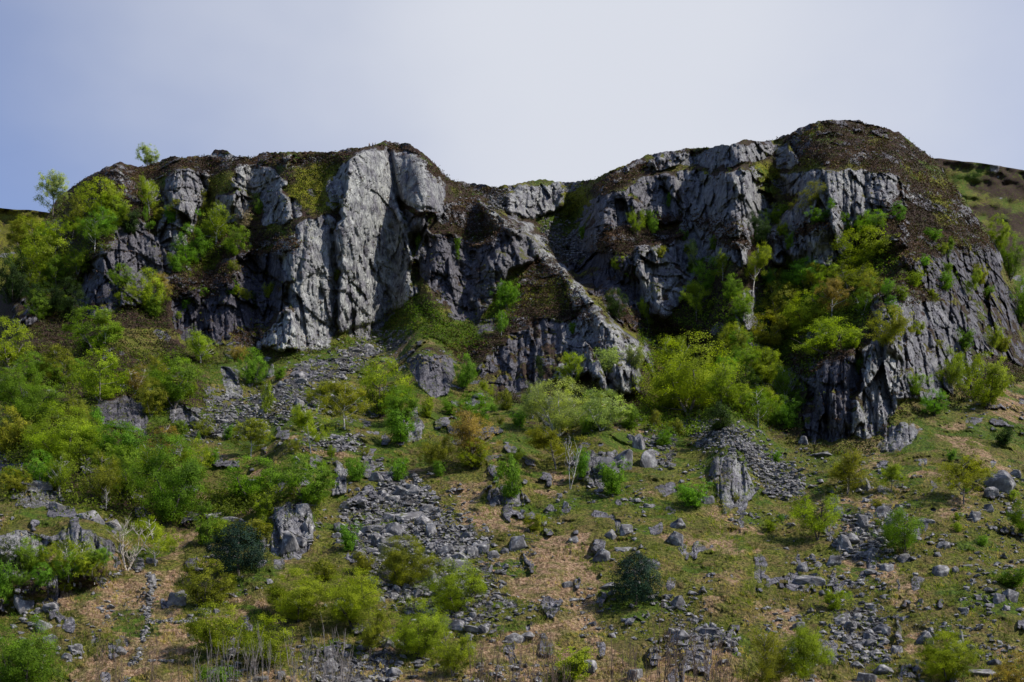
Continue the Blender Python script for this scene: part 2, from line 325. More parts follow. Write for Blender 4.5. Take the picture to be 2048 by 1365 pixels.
# deep joints and gullies
CRACK = [
 ([(779,306),(786,340),(794,372),(804,412),(816,470),(829,510)], 6, 8), ([(668,470),(671,530),(664,600),(661,668)], 6, 4.5),
 ([(612,430),(606,500),(600,560)], 4, 2), ([(572,508),(570,560),(574,612)], 6, 3), ([(700,420),(720,500),(715,560)], 3, 1.2), ([(745,420),(760,520),(770,600)], 3, 1.2),
 ([(800,395),(830,412),(870,418)], 4, 3), ([(640,540),(636,640),(630,690)], 4, 2), ([(870,345),(862,372)], 2, 1.2), ([(732,330),(740,380),(726,420)], 3, 1.4),
 ([(1330,360),(1338,420),(1334,445)], 5, 3), ([(1372,350),(1380,420),(1372,470)], 4, 2), ([(1290,370),(1296,430)], 4, 2), ([(1225,420),(1235,480)], 4, 3),
 ([(1530,360),(1545,430),(1530,470)], 6, 5), ([(1420,360),(1432,440),(1420,510)], 3, 1.5), ([(1575,460),(1574,530)], 5, 4), ([(1612,440),(1606,530)], 5, 4),
 ([(1300,510),(1306,600)], 4, 3), ([(1320,600),(1360,560),(1370,540)], 4, 2.5), ([(1700,345),(1706,430)], 3, 2), ([(1735,350),(1732,420)], 4, 3), ([(1652,345),(1650,430)], 3, 2),
 ([(1712,700),(1706,780),(1698,870)], 8, 5), ([(1800,640),(1808,720),(1802,790)], 4, 3), ([(1850,620),(1862,700)], 4, 2.5), ([(1905,640),(1912,740)], 4, 3),
 ([(1072,370),(1076,420)], 3, 2), ([(1100,365),(1104,415)], 3, 2), ([(1150,645),(1140,700),(1135,750)], 5, 3), ([(1185,640),(1190,720)], 4, 2.5), ([(1085,650),(1080,770)], 4, 2.5), ([(1040,670),(1036,780)], 3, 2),
 ([(365,430),(372,500)], 3, 2), ([(455,380),(470,440)], 3, 2), ([(540,395),(545,450)], 3, 2), ([(475,560),(474,650)], 4, 2.5), ([(430,590),(428,680)], 3, 2), ([(392,350),(388,420)], 3, 2),
 ([(905,500),(930,560),(925,620)], 4, 2), ([(505,340),(530,385)], 2, 1.2), ([(1660,730),(1655,800),(1650,880)], 4, 2.5), ([(1745,700),(1750,790),(1735,860)], 3, 2.2),
 ([(832,470),(838,520),(832,600),(850,640)], 9, 6), ([(1940,510),(1950,590)], 4, 2.5), ([(1985,520),(1996,600)], 4, 2.5), ([(860,720),(856,775)], 3, 2),
]
m_crack = zeros()
for P, w, d in CRACK:
    for (x0, y0), (x1, y1) in zip(P[:-1], P[1:]):
        a, b = int((min(x0, x1) - 5 * w - RX0) / RS), int((max(x0, x1) + 5 * w - RX0) / RS) + 1; c, e_ = int((min(y0, y1) - 5 * w) / RS), int((max(y0, y1) + 5 * w) / RS) + 1
        s_ = (slice(c, e_), slice(a, b)); X = rpx[s_] + (wpx[s_] - rpx[s_]) * .5; Y = rpy[s_] + (wpy[s_] - rpy[s_]) * .5
        t = np.clip(((X - x0) * (x1 - x0) + (Y - y0) * (y1 - y0)) / ((x1 - x0) ** 2 + (y1 - y0) ** 2), 0, 1)
        dd = np.hypot(X - x0 - t * (x1 - x0), Y - y0 - t * (y1 - y0))
        m_crack[s_] = np.maximum(m_crack[s_], d * np.exp(-(dd / w) ** 2))

def samp(m, px, py):
    x = np.clip((px - RX0) / RS, 0, RW - 1.001); y = np.clip(py / RS, 0, RH - 1.001)
    ix = x.astype(int); iy = y.astype(int); fx = x - ix; fy = y - iy
    return (m[iy, ix] * (1 - fx) + m[iy, ix + 1] * fx) * (1 - fy) + (m[iy + 1, ix] * (1 - fx) + m[iy + 1, ix + 1] * fx) * fy

# ------------------------------------------------------------------ the hillside, one sheet from the valley to beyond the crest
SKY_LINE = [(-440,770),(-300,740),(-100,650),(0,580),(40,520),(80,450),(120,392),(150,370),(190,345),(215,332),(240,327),(262,331),(285,337),(300,330),(320,322),(345,312),(370,315),(400,312),(421,310),(428,302),(440,299),(455,302),(470,312),(510,316),(520,308),(545,304),(600,303),(640,303),(670,305),(690,300),(715,298),(735,293),(750,288),(757,284),(775,282),(800,284),(820,289),(845,305),(870,330),(890,350),(905,362),(940,368),(1000,374),(1038,366),(1060,361),(1090,360),(1112,362),(1130,366),(1180,362),(1190,358),(1210,345),(1240,335),(1270,322),(1300,310),(1340,302),(1380,297),(1430,293),(1470,287),(1490,279),(1510,283),(1530,284),(1560,276),(1590,262),(1620,248),(1640,243),(1665,240),(1690,243),(1720,241),(1735,247),(1780,258),(1800,268),(1830,290),(1860,312),(1880,326),(1897,360),(1930,400),(1960,445),(2000,505),(2030,580),(2050,640),(2150,720),(2300,770),(2470,800)]
FOOT = [(-440,860),(0,740),(300,710),(560,702),(700,670),(800,630),(860,650),(960,740),(1000,792),(1280,792),(1400,780),(1500,820),(1600,885),(1740,890),(1830,820),(1900,795),(2048,740),(2470,840)]
sk = np.array(SKY_LINE, float); ft = np.array(FOOT, float)
CSTEP = 1.75; NC = int(2880 / CSTEP); NR = 720; PB = 1500.0
cpx = -430 + np.arange(NC) * CSTEP
csky0 = np.interp(cpx, sk[:, 0], sk[:, 1]) + 4.2 * fbm(cpx / 24., cpx * 0, 4, 5, .65) + 2.0 * fbm(cpx / 5., cpx * 0 + 3, 2, 8)
csky = box(box(np.interp(cpx, sk[:, 0], sk[:, 1])[None], 14, 1), 14, 1)[0]; cjit = csky0 - csky
cfoot = np.interp(cpx, ft[:, 0], ft[:, 1])
v = np.linspace(0, 1, NR)[:, None]
PY = PB + (csky[None, :] - PB) * v + cjit[None, :] * v ** 26; PX = np.repeat(cpx[None, :], NR, 0)
veg = np.clip(np.maximum(samp(m_heath, PX, PY) * .92, samp(m_moss, PX, PY)) + .7 * fbm(PX / 16., PY / 10., 4, 93) - .08 - samp(m_force, PX, PY) * 1.2, 0, 1)
rock = samp(m_rock, PX, PY) * (1 - .9 * smooth(.45, .85, veg))
ang = 27 + 18 * smooth(40, -60, PY - cfoot[None, :]) - 6 * smooth(90, 10, PY - csky[None, :]) - 6 * smooth(1250, 1480, PY)
rk_s = blur(rock, 9, 5)
ang = ang + 17 * rk_s + 3.0 * fbm(PX / 160., PY / 90., 2, 91)
ang = blur(ang, 8, 3)
E = (HY - PY) / F
tn = np.tan(np.radians(ang)); dlt = np.maximum(tn - E, 0.10)
dE = np.diff(E, axis=0)
lnD = np.zeros_like(PX); lnD[1:] = np.cumsum(dE / (0.5 * (dlt[1:] + dlt[:-1])), axis=0)
iref = np.argmin(np.abs(PY - 1365), axis=0)
lnD -= lnD[iref, np.arange(NC)][None, :]
lnD += math.log(130.0)
# a gentle bow of the whole valley side
TOPD = np.array([(-440,330),(0,345),(150,350),(350,345),(560,338),(740,322),(800,327),(870,338),(905,350),(1000,372),(1150,378),(1200,352),(1320,335),(1540,322),(1700,326),(1850,335),(1960,340),(2100,350),(2470,370)], float)
top = box(box(lnD[-1:], 45, 1), 45, 1)
lnD += (np.log(np.interp(cpx, TOPD[:, 0], TOPD[:, 1]))[None] - top) * smooth(0, 1, (cfoot[None] + 60 - PY) / (cfoot[None] + 60 - csky[None])) ** .8
lnD = blur(lnD, 13, 4)
D = np.exp(lnD)
X = (PX - 1024) / F * D; Z = E * D
mpp = D / F
steep = smooth(0.15, 0.85, rock)
Xw = X; X = (PX - 1024) / F * 310.
# rock relief: big tilted facets and steps, three sizes of jointed blocks
off = samp(m_off, PX, PY) + samp(m_shape, PX, PY) - samp(m_tilt, PX, PY) * mpp * 0.8 - samp(m_crack, PX, PY) * 0.8
off = off * (.30 + .70 * smooth(25, -60, PY - cfoot[None, :]))
def blocks(sx, sz, amp, tilt, s, sh=0.12, crack=0.3):
    wx = X + sh * Z + sx * .22 * fbm(X / sx / 1.5, Z / sz / 1.5, 3, s + 40); wz = Z + sz * .22 * fbm(X / sx, Z / sz, 2, s + 60)
    f1, f2, dx, dy, a, b, c = worley(wx / sx, wz / sz, s)
    d = amp * (a * 2 - 1) + tilt * (b * 2 - 1) * dx * sx + .5 * tilt * (c * 2 - 1.1) * dy * sz
    return d - crack * np.exp(-((f2 - f1) / .10) ** 2)
rel = blocks(11, 34, 1.5, .50, 3, .18, .9) + blocks(4.2, 19, .85, .6, 17, .06, .8) + blocks(1.7, 8.0, .46, .75, 29, .04, .45) + blocks(.8, 2.6, .15, .5, 43, .0, .15)
def ledges(step, amp, s, dip):
    t = (Z + dip * X) / step + 1.1 * fbm(X / step / 2.2, Z / step / 2.2, 3, s); k_ = np.floor(t); f = t - k_
    pres = _h(k_, np.floor(X / step / 1.7 + 5 * _h(k_, k_ * 0, s + 3)), s + 9)
    return amp * (f - .5) * -1.0 * (.35 + 1.3 * pres)
rel += (ledges(6.5, .75, 811, .30) + ledges(2.3, .24, 823, -.5) + ledges(14., 1.3, 837, .15)) * smooth(-.25, .25, fbm(X / 12, Z / 16, 2, 841))
ux = .8 * X + .6 * Z; uz = -.6 * X + .8 * Z
f1, f2, dx, dy, a, b, c = worley(ux / 3.4, uz / 5.2, 853); rel += .5 * (a - .5) + .55 * (b * 2 - 1) * dx * 3.4 * .6
rel += .16 * fbm(X / 1.2, Z / 2., 3, 77, .6)
# ground relief: hollows, terracettes and tussocks
h = 2.3 * fbm(X / 24., D / 20., 3, 101) + 1.1 * fbm(X / 10., D / 5., 3, 103) + + .6 * fbm(X / 5., D / 4., 3, 107) + .45 * np.abs(fbm(X / 1.7, D / 1.9, 3, 113)) + .12 * fbm(X / .5, D / .6, 2, 119)
heath0 = samp(m_heath, PX, PY)
h = h + .35 * heath0 * fbm(X / 1.1, D / 1.0, 3, 131)
# loose rock outcrops away from the mapped ones, mostly on the crag
zone = smooth(60, -40, PY - cfoot[None, :])
oc = fbm(X / 9. + .3 * Z / 9, Z / 12., 4, 211, .55)
extra = smooth(.20, .32, oc) * zone * (1 - steep) * (1 - .45 * heath0) + .9 * heath0 * zone * (1 - steep) * smooth(.09, .20, fbm(X / 6. + Z / 20, Z / 3.6, 4, 231, .55)) + smooth(.33, .42, fbm(X / 5., Z / 3.2, 3, 223)) * (1 - steep) * (1 - zone) * smooth(1480, 1380, PY)
rockall = np.clip(steep + extra, 0, 1)
kn = samp(m_knoll, PX, PY)
disp = off + rockall * rel * (0.30 + .70 * smooth(0, 1, rk_s * 1.4)) * (1 - .80 * samp(m_flat, PX, PY)) * (.45 + .55 * zone) + (1 - rockall * .8) * h / np.maximum(dlt, .25) * .55 + kn * 8 + extra * 1.0
disp *= smooth(1500, 1420, PY) * .85 + .15
D2 = D - disp
D2 = np.maximum(D2, 60)
X = (PX - 1024) / F * D2; Z = E * D2; Y = D2
# what grows where: gentle places inside the rock carry heather and moss
dZ = np.gradient(blur(Z, 1, 1), axis=0); dY = np.gradient(blur(Y, 1, 1), axis=0)
loc = np.degrees(np.arctan2(dZ, np.maximum(dY, 1e-4) + 0 * dZ)); loc = np.where(dY <= 0, 90, loc)
ledge = smooth(50, 34, blur(loc, 1, 1)) * (.35 + .65 * zone) * smooth(-.25, .15, fbm(X / 3, Z / 3, 3, 301))
w_rock = np.clip(rockall - .95 * ledge * (1 - .4 * (off > 6)), 0, 1)
w_heath = np.clip(heath0 + samp(m_wood_shade, PX, PY) + zone * .95 * smooth(-.45, .0, fbm(X / 14, Z / 10, 4, 311)), 0, 1)  # the wood mask adds painted tree shade in heather colour
w_moss = np.clip(samp(m_moss, PX, PY) * .9 + .5 * ledge * rockall * smooth(0, .3, fbm(X / 6, Z / 5, 3, 317)), 0, 1)
w_brack = np.clip(samp(m_brack, PX, PY) * smooth(-.5, .0, fbm(X / 4, D / 5, 4, 331)) + (1 - zone) * .7 * smooth(.12, .42, fbm(X / 9, D / 9, 4, 337)), 0, 1)
w_green = np.clip(samp(m_green, PX, PY) + .55 * zone * smooth(.18, .45, fbm(X / 11, Z / 9, 4, 351)), 0, 1); w_green = np.maximum(w_green, .8 * (1 - zone) * smooth(1060, 860, PY) * smooth(-.1, .25, fbm(X / 9, D / 8, 4, 371)) + .7 * (1 - zone) * smooth(.18, .4, fbm(X / 7, D / 6, 4, 373))); w_lich = samp(m_lich, PX, PY); w_scree = samp(m_scree, PX, PY) * smooth(-.35, .15, fbm(PX / 16., PY / 12., 4, 361)); w_shade = samp(m_shade, PX, PY)

def grid_mesh(name, X, Y, Z, attrs):
    nr, nc = X.shape; me = bpy.data.meshes.new(name)
    me.vertices.add(nr * nc); me.vertices.foreach_set('co', np.stack([X, Y, Z], -1).astype(np.float32).ravel())
    i = np.arange(nr * nc).reshape(nr, nc)
    q = np.stack([i[:-1, :-1], i[:-1, 1:], i[1:, 1:], i[1:, :-1]], -1).reshape(-1, 4)
    nf = len(q); me.loops.add(nf * 4); me.loops.foreach_set('vertex_index', q.ravel().astype(np.int32))
    me.polygons.add(nf); me.polygons.foreach_set('loop_start', np.arange(0, nf * 4, 4, dtype=np.int32)); me.polygons.foreach_set('loop_total', np.full(nf, 4, np.int32))
    me.polygons.foreach_set('use_smooth', np.ones(nf, bool))
    me.update(calc_edges=True)
    for k, (a, b, c) in attrs.items():
        at = me.attributes.new(k, 'FLOAT_COLOR', 'POINT')
        at.data.foreach_set('color', np.stack([a, b, c, a * 0 + 1], -1).astype(np.float32).ravel())
    return me
def link(name, me, parent=None, mat=None):
    o = bpy.data.objects.new(name, me); COL.objects.link(o)
    if parent: o.parent = parent
    if mat: me.materials.clear(); me.materials.append(mat)
    return o

# ------------------------------------------------------------------ materials
def newmat(name):
    global nt
    m = bpy.data.materials.new(name); m.use_nodes = True; nt = m.node_tree; nt.nodes.clear(); return m
def ramp(fac, stops):
    n = nt.nodes.new('ShaderNodeValToRGB'); cr = n.color_ramp
    while len(cr.elements) > 1: cr.elements.remove(cr.elements[-1])
    cr.elements[0].position = stops[0][0]; cr.elements[0].color = (*stops[0][1], 1)
    for p, c in stops[1:]:
        e = cr.elements.new(p); e.color = (*c, 1)
    Lk(fac, n.inputs[0]); return n.outputs[0]
def mix(f, a, b, bt='MIX'):
    n = N('ShaderNodeMix', data_type='RGBA', blend_type=bt)
    for k, v_ in ((0, f), ('A', a), ('B', b)):
        if isinstance(v_, (int, float)): n.inputs[k].default_value = v_
        elif isinstance(v_, tuple): n.inputs[k].default_value = (*v_, 1)
        else: Lk(v_, n.inputs[k])
    return n.outputs['Result']
def noise(vec, scale, detail=4, rough=.55, dist=0):
    n = N('ShaderNodeTexNoise', ins={'Scale': scale, 'Detail': detail, 'Roughness': rough, 'Distortion': dist}); Lk(vec, n.inputs['Vector']); return n.outputs[0]
def mapv(vec, sc, rot=(0, 0, 0)):
    n = N('ShaderNodeMapping'); n.inputs['Scale'].default_value = sc; n.inputs['Rotation'].default_value = rot; Lk(vec, n.inputs[0]); return n.outputs[0]
def bump(h_, dist, strength=1, normal=None):
    n = N('ShaderNodeBump', ins={'Strength': strength, 'Distance': dist}); Lk(h_, n.inputs['Height'])
    if normal: Lk(normal, n.inputs['Normal'])
    return n.outputs[0]
def surf(colr, rough=.9, normal=None, spec=.2):
    b = N('ShaderNodeBsdfPrincipled'); b.inputs['Specular IOR Level'].default_value = spec
    if isinstance(colr, tuple): b.inputs['Base Color'].default_value = (*colr, 1)
    else: Lk(colr, b.inputs['Base Color'])
    if isinstance(rough, (int, float)): b.inputs['Roughness'].default_value = rough
    else: Lk(rough, b.inputs['Roughness'])
    if normal: Lk(normal, b.inputs['Normal'])
    o = N('ShaderNodeOutputMaterial'); Lk(b.outputs[0], o.inputs[0]); return b
def sepc(name):
    a = N('ShaderNodeAttribute', attribute_name=name); s = N('ShaderNodeSeparateColor'); Lk(a.outputs['Color'], s.inputs[0]); return s.outputs
def math_(op, a, b=None, c=None):
    n = N('ShaderNodeMath', operation=op)
    for i, v_ in enumerate((a, b, c)):
        if v_ is None: continue
        if isinstance(v_, (int, float)): n.inputs[i].default_value = v_
        else: Lk(v_, n.inputs[i])
    return n.outputs[0]
def rock_color(vec, lich):
    base = ramp(noise(vec, .35, 8, .65), [(.30, (.07, .069, .078)), (.5, (.17, .167, .178)), (.70, (.29, .285, .29))])
    streak = ramp(noise(mapv(vec, (1.2, 1.2, .10)), 1.0, 5, .6), [(.38, (.35, .34, .38)), (.55, (1, 1, 1))])
    base = mix(.75, base, streak, 'MULTIPLY')
    spk = ramp(noise(vec, 3.5, 6, .7), [(.40, (.62, .6, .64)), (.60, (1.2, 1.2, 1.2))])
    base = mix(1.0, base, spk, 'MULTIPLY')
    lc = ramp(noise(vec, .6, 6, .6), [(.40, (.22, .225, .21)), (.62, (.50, .51, .46))])
    lm = math_('MULTIPLY', ramp(noise(vec, .28, 6, .6), [(.38, (0, 0, 0)), (.56, (1, 1, 1))]), lich)
    return mix(lm, base, lc)

m_hill = newmat('hillside_ground')
tc = N('ShaderNodeTexCoord').outputs['Object']
A = sepc('cover_a'); B = sepc('cover_b'); C_ = sepc('cover_c')
n_f = noise(tc, 2.2, 5, .65); n_m = noise(tc, .5, 5, .6); n_l = noise(tc, .12, 4, .55); n_e = noise(tc, .30, 9, .72)
grass = ramp(n_f, [(.36, (.024, .028, .004)), (.48, (.088, .104, .011)), (.61, (.225, .225, .040))])
grass = mix(ramp(n_e, [(.44, (0, 0, 0)), (.58, (.85, .85, .85))]), grass, ramp(n_f, [(.36, (.050, .036, .014)), (.6, (.23, .16, .065))]))
grass = mix(ramp(n_l, [(.35, (.75, .75, .75)), (.6, (0, 0, 0))]), grass, mix(.5, grass, (.045, .062, .006)))
heath = ramp(n_f, [(.32, (.011, .008, .007)), (.50, (.040, .024, .018)), (.72, (.10, .060, .042))])
heath = mix(ramp(n_m, [(.50, (0, 0, 0)), (.62, (.8, .8, .8))]), heath, ramp(n_f, [(.36, (.012, .016, .003)), (.62, (.075, .078, .012))]))
moss = ramp(n_f, [(.34, (.040, .045, .005)), (.6, (.24, .24, .018))])
moss = mix(ramp(n_e, [(.54, (0, 0, 0)), (.64, (.8, .8, .8))]), moss, heath)
green = ramp(n_f, [(.36, (.020, .036, .004)), (.62, (.095, .155, .012))])
green = mix(ramp(n_m, [(.50, (0, 0, 0)), (.62, (.8, .8, .8))]), green, grass)
brack = ramp(n_f, [(.34, (.085, .050, .026)), (.5, (.28, .175, .10)), (.64, (.50, .355, .22))])
brack = mix(ramp(n_m, [(.46, (0, 0, 0)), (.60, (.85, .85, .85))]), brack, ramp(n_f, [(.36, (.05, .052, .010)), (.6, (.24, .21, .07))]))
screec = ramp(n_f, [(.38, (.018, .017, .017)), (.62, (.12, .115, .115))])
def edge(w):   # break the border of a patch with the fine noise
    return ramp(math_('ADD', w, math_('MULTIPLY_ADD', n_e, 2.0, -1.0)), [(.36, (0, 0, 0)), (.64, (1, 1, 1))])
c = grass
c = mix(edge(B[0]), c, brack)
c = mix(edge(A[1]), c, heath)
c = mix(edge(A[2]), c, moss)
c = mix(edge(B[1]), c, green)
c = mix(edge(C_[0]), c, screec)
dark_upper = N('ShaderNodeSeparateXYZ'); Lk(tc, dark_upper.inputs[0])
rc = rock_color(tc, B[2])
rc = mix(math_('MULTIPLY', C_[1], .85), rc, mix(1.0, rc, (.40, .38, .42), 'MULTIPLY'))  # shade of the sunless walls multiplied into the rock colour
rf = edge(A[0])
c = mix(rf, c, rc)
rv = mapv(tc, (1, 1, .35), (0, .12, 0))
hr = noise(rv, 1.1, 9, .68, .3)
def joints(sc, wdt, warp):
    n = N('ShaderNodeTexVoronoi', feature='DISTANCE_TO_EDGE', ins={'Scale': sc, 'Randomness': 1.0})
    wv = N('ShaderNodeVectorMath', operation='ADD'); nn = N('ShaderNodeTexNoise', ins={'Scale': sc * 1.3, 'Detail': 4.0}); Lk(rv, nn.inputs['Vector'])
    ns_ = N('ShaderNodeVectorMath', operation='SCALE'); Lk(nn.outputs[1], ns_.inputs[0]); ns_.inputs['Scale'].default_value = warp; Lk(rv, wv.inputs[0]); Lk(ns_.outputs[0], wv.inputs[1]); Lk(wv.outputs[0], n.inputs['Vector'])
    return ramp(n.outputs['Distance'], [(0.0, (0, 0, 0)), (wdt, (1, 1, 1))])
hr = math_('ADD', math_('MULTIPLY', hr, .62), math_('ADD', math_('MULTIPLY', joints(.42, .045, .8), .38), math_('MULTIPLY', joints(1.25, .07, .35), .20)))
vc = N('ShaderNodeTexVoronoi', ins={'Scale': .55}); Lk(rv, vc.inputs['Vector'])
tone = N('ShaderNodeSeparateColor'); Lk(vc.outputs['Color'], tone.inputs[0])
hg = noise(tc, 2.6, 5, .7)
hh = mix(rf, hg, hr)
nb = bump(hh, .75, 1.0)
surf(c, .92, nb, .15)

m_rockm = newmat('boulder_rock')
tc = N('ShaderNodeTexCoord').outputs['Object']
oi = N('ShaderNodeObjectInfo')
vo = N('ShaderNodeVectorMath', operation='ADD'); Lk(tc, vo.inputs[0]); sc_ = N('ShaderNodeVectorMath', operation='SCALE'); Lk(oi.outputs['Location'], sc_.inputs[0]); sc_.inputs['Scale'].default_value = 1.37; Lk(sc_.outputs[0], vo.inputs[1])
vv = vo.outputs[0]
rc = ramp(noise(vv, 1.3, 7, .65), [(.32, (.042, .040, .042)), (.5, (.135, .131, .133)), (.66, (.29, .282, .278))])
lt = ramp(noise(vv, 2.6, 5, .6), [(.56, (0, 0, 0)), (.66, (.7, .7, .7))])
rc = mix(lt, rc, (.42, .42, .38))
geo = N('ShaderNodeNewGeometry'); gs = N('ShaderNodeSeparateXYZ'); Lk(geo.outputs['Normal'], gs.inputs[0])
ms = math_('MULTIPLY', ramp(gs.outputs[2], [(.55, (0, 0, 0)), (.9, (1, 1, 1))]), ramp(noise(vv, 1.6, 4, .6), [(.56, (0, 0, 0)), (.64, (1, 1, 1))]))
rc = mix(ms, rc, (.075, .085, .012))
surf(rc, .9, bump(noise(vv, 3.0, 8, .7), .22, .8), .2)

def leafmat(name, transl=.40, var=.5):
    m = newmat(name)
    oi = N('ShaderNodeObjectInfo'); at = N('ShaderNodeAttribute', attribute_name='leafvar')
    f_ = N('ShaderNodeSeparateColor'); Lk(at.outputs['Color'], f_.inputs[0])
    c1 = mix(1.0, oi.outputs['Color'], ramp(f_.outputs[0], [(0, (.42, .46, .5)), (.5, (1, 1, 1)), (1, (1.65, 1.60, 1.2))]), 'MULTIPLY')
    d = N('ShaderNodeBsdfPrincipled'); d.inputs['Roughness'].default_value = .62; d.inputs['Specular IOR Level'].default_value = .08; Lk(c1, d.inputs['Base Color'])
    t = N('ShaderNodeBsdfTranslucent'); tcol = mix(1.0, c1, (1.35, 1.5, .55), 'MULTIPLY'); Lk(tcol, t.inputs[0])
    ms_ = N('ShaderNodeMixShader'); ms_.inputs[0].default_value = transl; Lk(d.outputs[0], ms_.inputs[1]); Lk(t.outputs[0], ms_.inputs[2])
    o = N('ShaderNodeOutputMaterial'); Lk(ms_.outputs[0], o.inputs[0]); return m
m_leaf = leafmat('spring_leaves'); m_holly = leafmat('holly_leaves', .12)
m_bark = newmat('bark'); tc = N('ShaderNodeTexCoord').outputs['Object']; oi = N('ShaderNodeObjectInfo')
bc = mix(1.0, oi.outputs['Color'], ramp(noise(tc, 18, 4, .6), [(.35, (.35, .32, .3)), (.55, (1, 1, 1))]), 'MULTIPLY')
surf(bc, .85)
m_cloth = newmat('clothing'); oi = N('ShaderNodeObjectInfo'); tc = N('ShaderNodeTexCoord').outputs['Object']
surf(mix(1.0, oi.outputs['Color'], ramp(noise(tc, 30, 3), [(.3, (.8, .8, .8)), (.7, (1, 1, 1))]), 'MULTIPLY'), .8)

# rows that carry the hill on past its crest
nb_ = 34; k = np.arange(1, nb_ + 1)[:, None]
dd = .6 * k + .16 * k ** 2.0
Yb = Y[-1:] + dd; Zb = Z[-1:] - .12 * dd - .0012 * dd ** 2 + .7 * fbm(X[-1:] / 4. + 0 * dd, (Y[-1:] + dd) / 4., 3, 401) * smooth(0, 6, dd)
Zb = np.minimum(Zb, E[-1:] * Yb - .25)
Xb = (PX[-1:] - 1024) / F * Yb
def ext(a, v_=None): return np.vstack([a, np.repeat(a[-1:], nb_, 0) if v_ is None else np.full((nb_, NC), v_)])
# and the near edge runs down into the valley floor
nf_ = 26; k = np.arange(nf_, 0, -1)[:, None] / nf_
Yf = Y[:1] * (1 - k) + (-60.0) * k; Zf = Z[:1] * (1 - k) ** 2 + (-11.0) * (1 - (1 - k) ** 2) + .25 * fbm(X[:1] / 6 + 0 * k, Yf / 6, 3, 411)
Xf = X[:1] * (1 + 0 * k)
def fr(a): return np.vstack([np.repeat(a[:1], nf_, 0), a])
GX = np.vstack([Xf, X, Xb]); GY = np.vstack([Yf, Y, Yb]); GZ = np.vstack([Zf, Z, Zb])
attrs = {'cover_a': (fr(ext(w_rock)), fr(ext(w_heath)), fr(ext(w_moss))), 'cover_b': (fr(ext(w_brack)), fr(ext(w_green)), fr(ext(w_lich))), 'cover_c': (fr(ext(w_scree)), fr(ext(w_shade)), fr(ext(w_scree)) * 0)}
hill = link('hillside', grid_mesh('hillside', GX, GY, GZ, attrs), mat=m_hill)
hill['kind'] = 'structure'

# far moor behind the crag
BK = np.array([(-1400,470),(-600,430),(0,416),(60,421),(200,440),(900,420),(1700,400),(1840,318),(1880,318),(1950,326),(2000,332),(2048,341),(2300,380),(3400,470)], float)
bx = np.arange(-1400, 3400, 6.0); bs = np.interp(bx, BK[:, 0], BK[:, 1]) + 1.6 * fbm(bx / 30., bx * 0, 4, 61)
v2 = np.linspace(0, 1, 150)[:, None]; PY2 = 900 + (bs[None] - 900) * v2; PX2 = np.repeat(bx[None], 150, 0)
left2 = smooth(900, 200, PX2)
Ds = 470 + 0 * PX2; Dt = 760
D3 = 470 + (Dt - 470) * smooth(0, 1, v2) ** 1.0
D3 = D3 - 9 * fbm(PX2 / 60., PY2 / 40., 4, 67) - 3.5 * fbm(PX2 / 14., PY2 / 10., 3, 68) * (v2 < .995)
X3 = (PX2 - 1024) / F * D3; Z3 = (HY - PY2) / F * D3
dd = (np.arange(1, 13)[:, None] * 12.) ** 1.15
Y4 = D3[-1:] + dd; Z4 = Z3[-1:] - .02 * dd; X4 = X3[-1:] * Y4 / D3[-1:]
X3 = np.vstack([X3, X4]); Z3_ = np.vstack([Z3, Z4]); Y3 = np.vstack([D3, Y4])
hz = np.clip(.25 + .55 * np.vstack([smooth(1700, 1900, PX2), np.ones((12, len(bx)))]) + 1.6 * fbm(X3 / 60., Z3_ / 25., 4, 72), 0, 1); hz = np.maximum(hz, np.vstack([smooth(bs + 26, bs + 6, PY2), np.ones((12, len(bx)))]) * .8)
gz_ = np.vstack([smooth(1700, 1880, PX2) * np.clip(.45 + 1.2 * fbm(PX2 / 30., PY2 / 22., 4, 79), 0, 1), np.zeros((12, len(bx)))])
rz_ = smooth(.3, .42, fbm(X3 / 16., Z3_ / 12., 4, 75)) * .8
mz_ = np.vstack([left2 * .5, np.zeros((12, len(bx)))])
z0 = hz * 0
moor = link('distant_moor', grid_mesh('distant_moor', X3, Y3, Z3_, {'cover_a': (rz_, hz, mz_), 'cover_b': (z0, gz_ * (1 - hz * .6), z0 + .3), 'cover_c': (z0, z0, z0)}), mat=m_hill)
moor['kind'] = 'structure'
# valley floor reaching out around everything
vy = np.array([-900, -60.0, 90, 400, 1600])[:, None]; vx = np.linspace(-1600, 1600, 60)[None]
VX = vx + 0 * vy; VY = vy + 0 * vx; VZ = -12.0 + 0 * VX
z0 = VX * 0
vf = link('valley_floor', grid_mesh('valley_floor', VX, VY, VZ, {'cover_a': (z0, z0, z0), 'cover_b': (z0, z0 + .6, z0), 'cover_c': (z0, z0, z0)}), mat=m_hill)
vf['kind'] = 'structure'

def at(px, py):
    """the point of the hillside seen at photograph pixel (px, py)"""
    x = np.clip((px - cpx[0]) / CSTEP, 0, NC - 1.001); i = int(x); fx = x - i
    s_ = csky[i] * (1 - fx) + csky[i + 1] * fx
    r = np.clip((PB - py) / (PB - s_) * (NR - 1), 0, NR - 1.001); j = int(r); fr_ = r - j
    d = (Y[j, i] * (1 - fx) + Y[j, i + 1] * fx) * (1 - fr_) + (Y[j + 1, i] * (1 - fx) + Y[j + 1, i + 1] * fx) * fr_
    pyy = min(max(py, s_), PB)
    return Vector(((px - 1024) / F * d, d, (HY - pyy) / F * d)), d
def tag(o, label, cat, group=None):
    o['label'] = label; o['category'] = cat
    if group: o['group'] = group
    return o

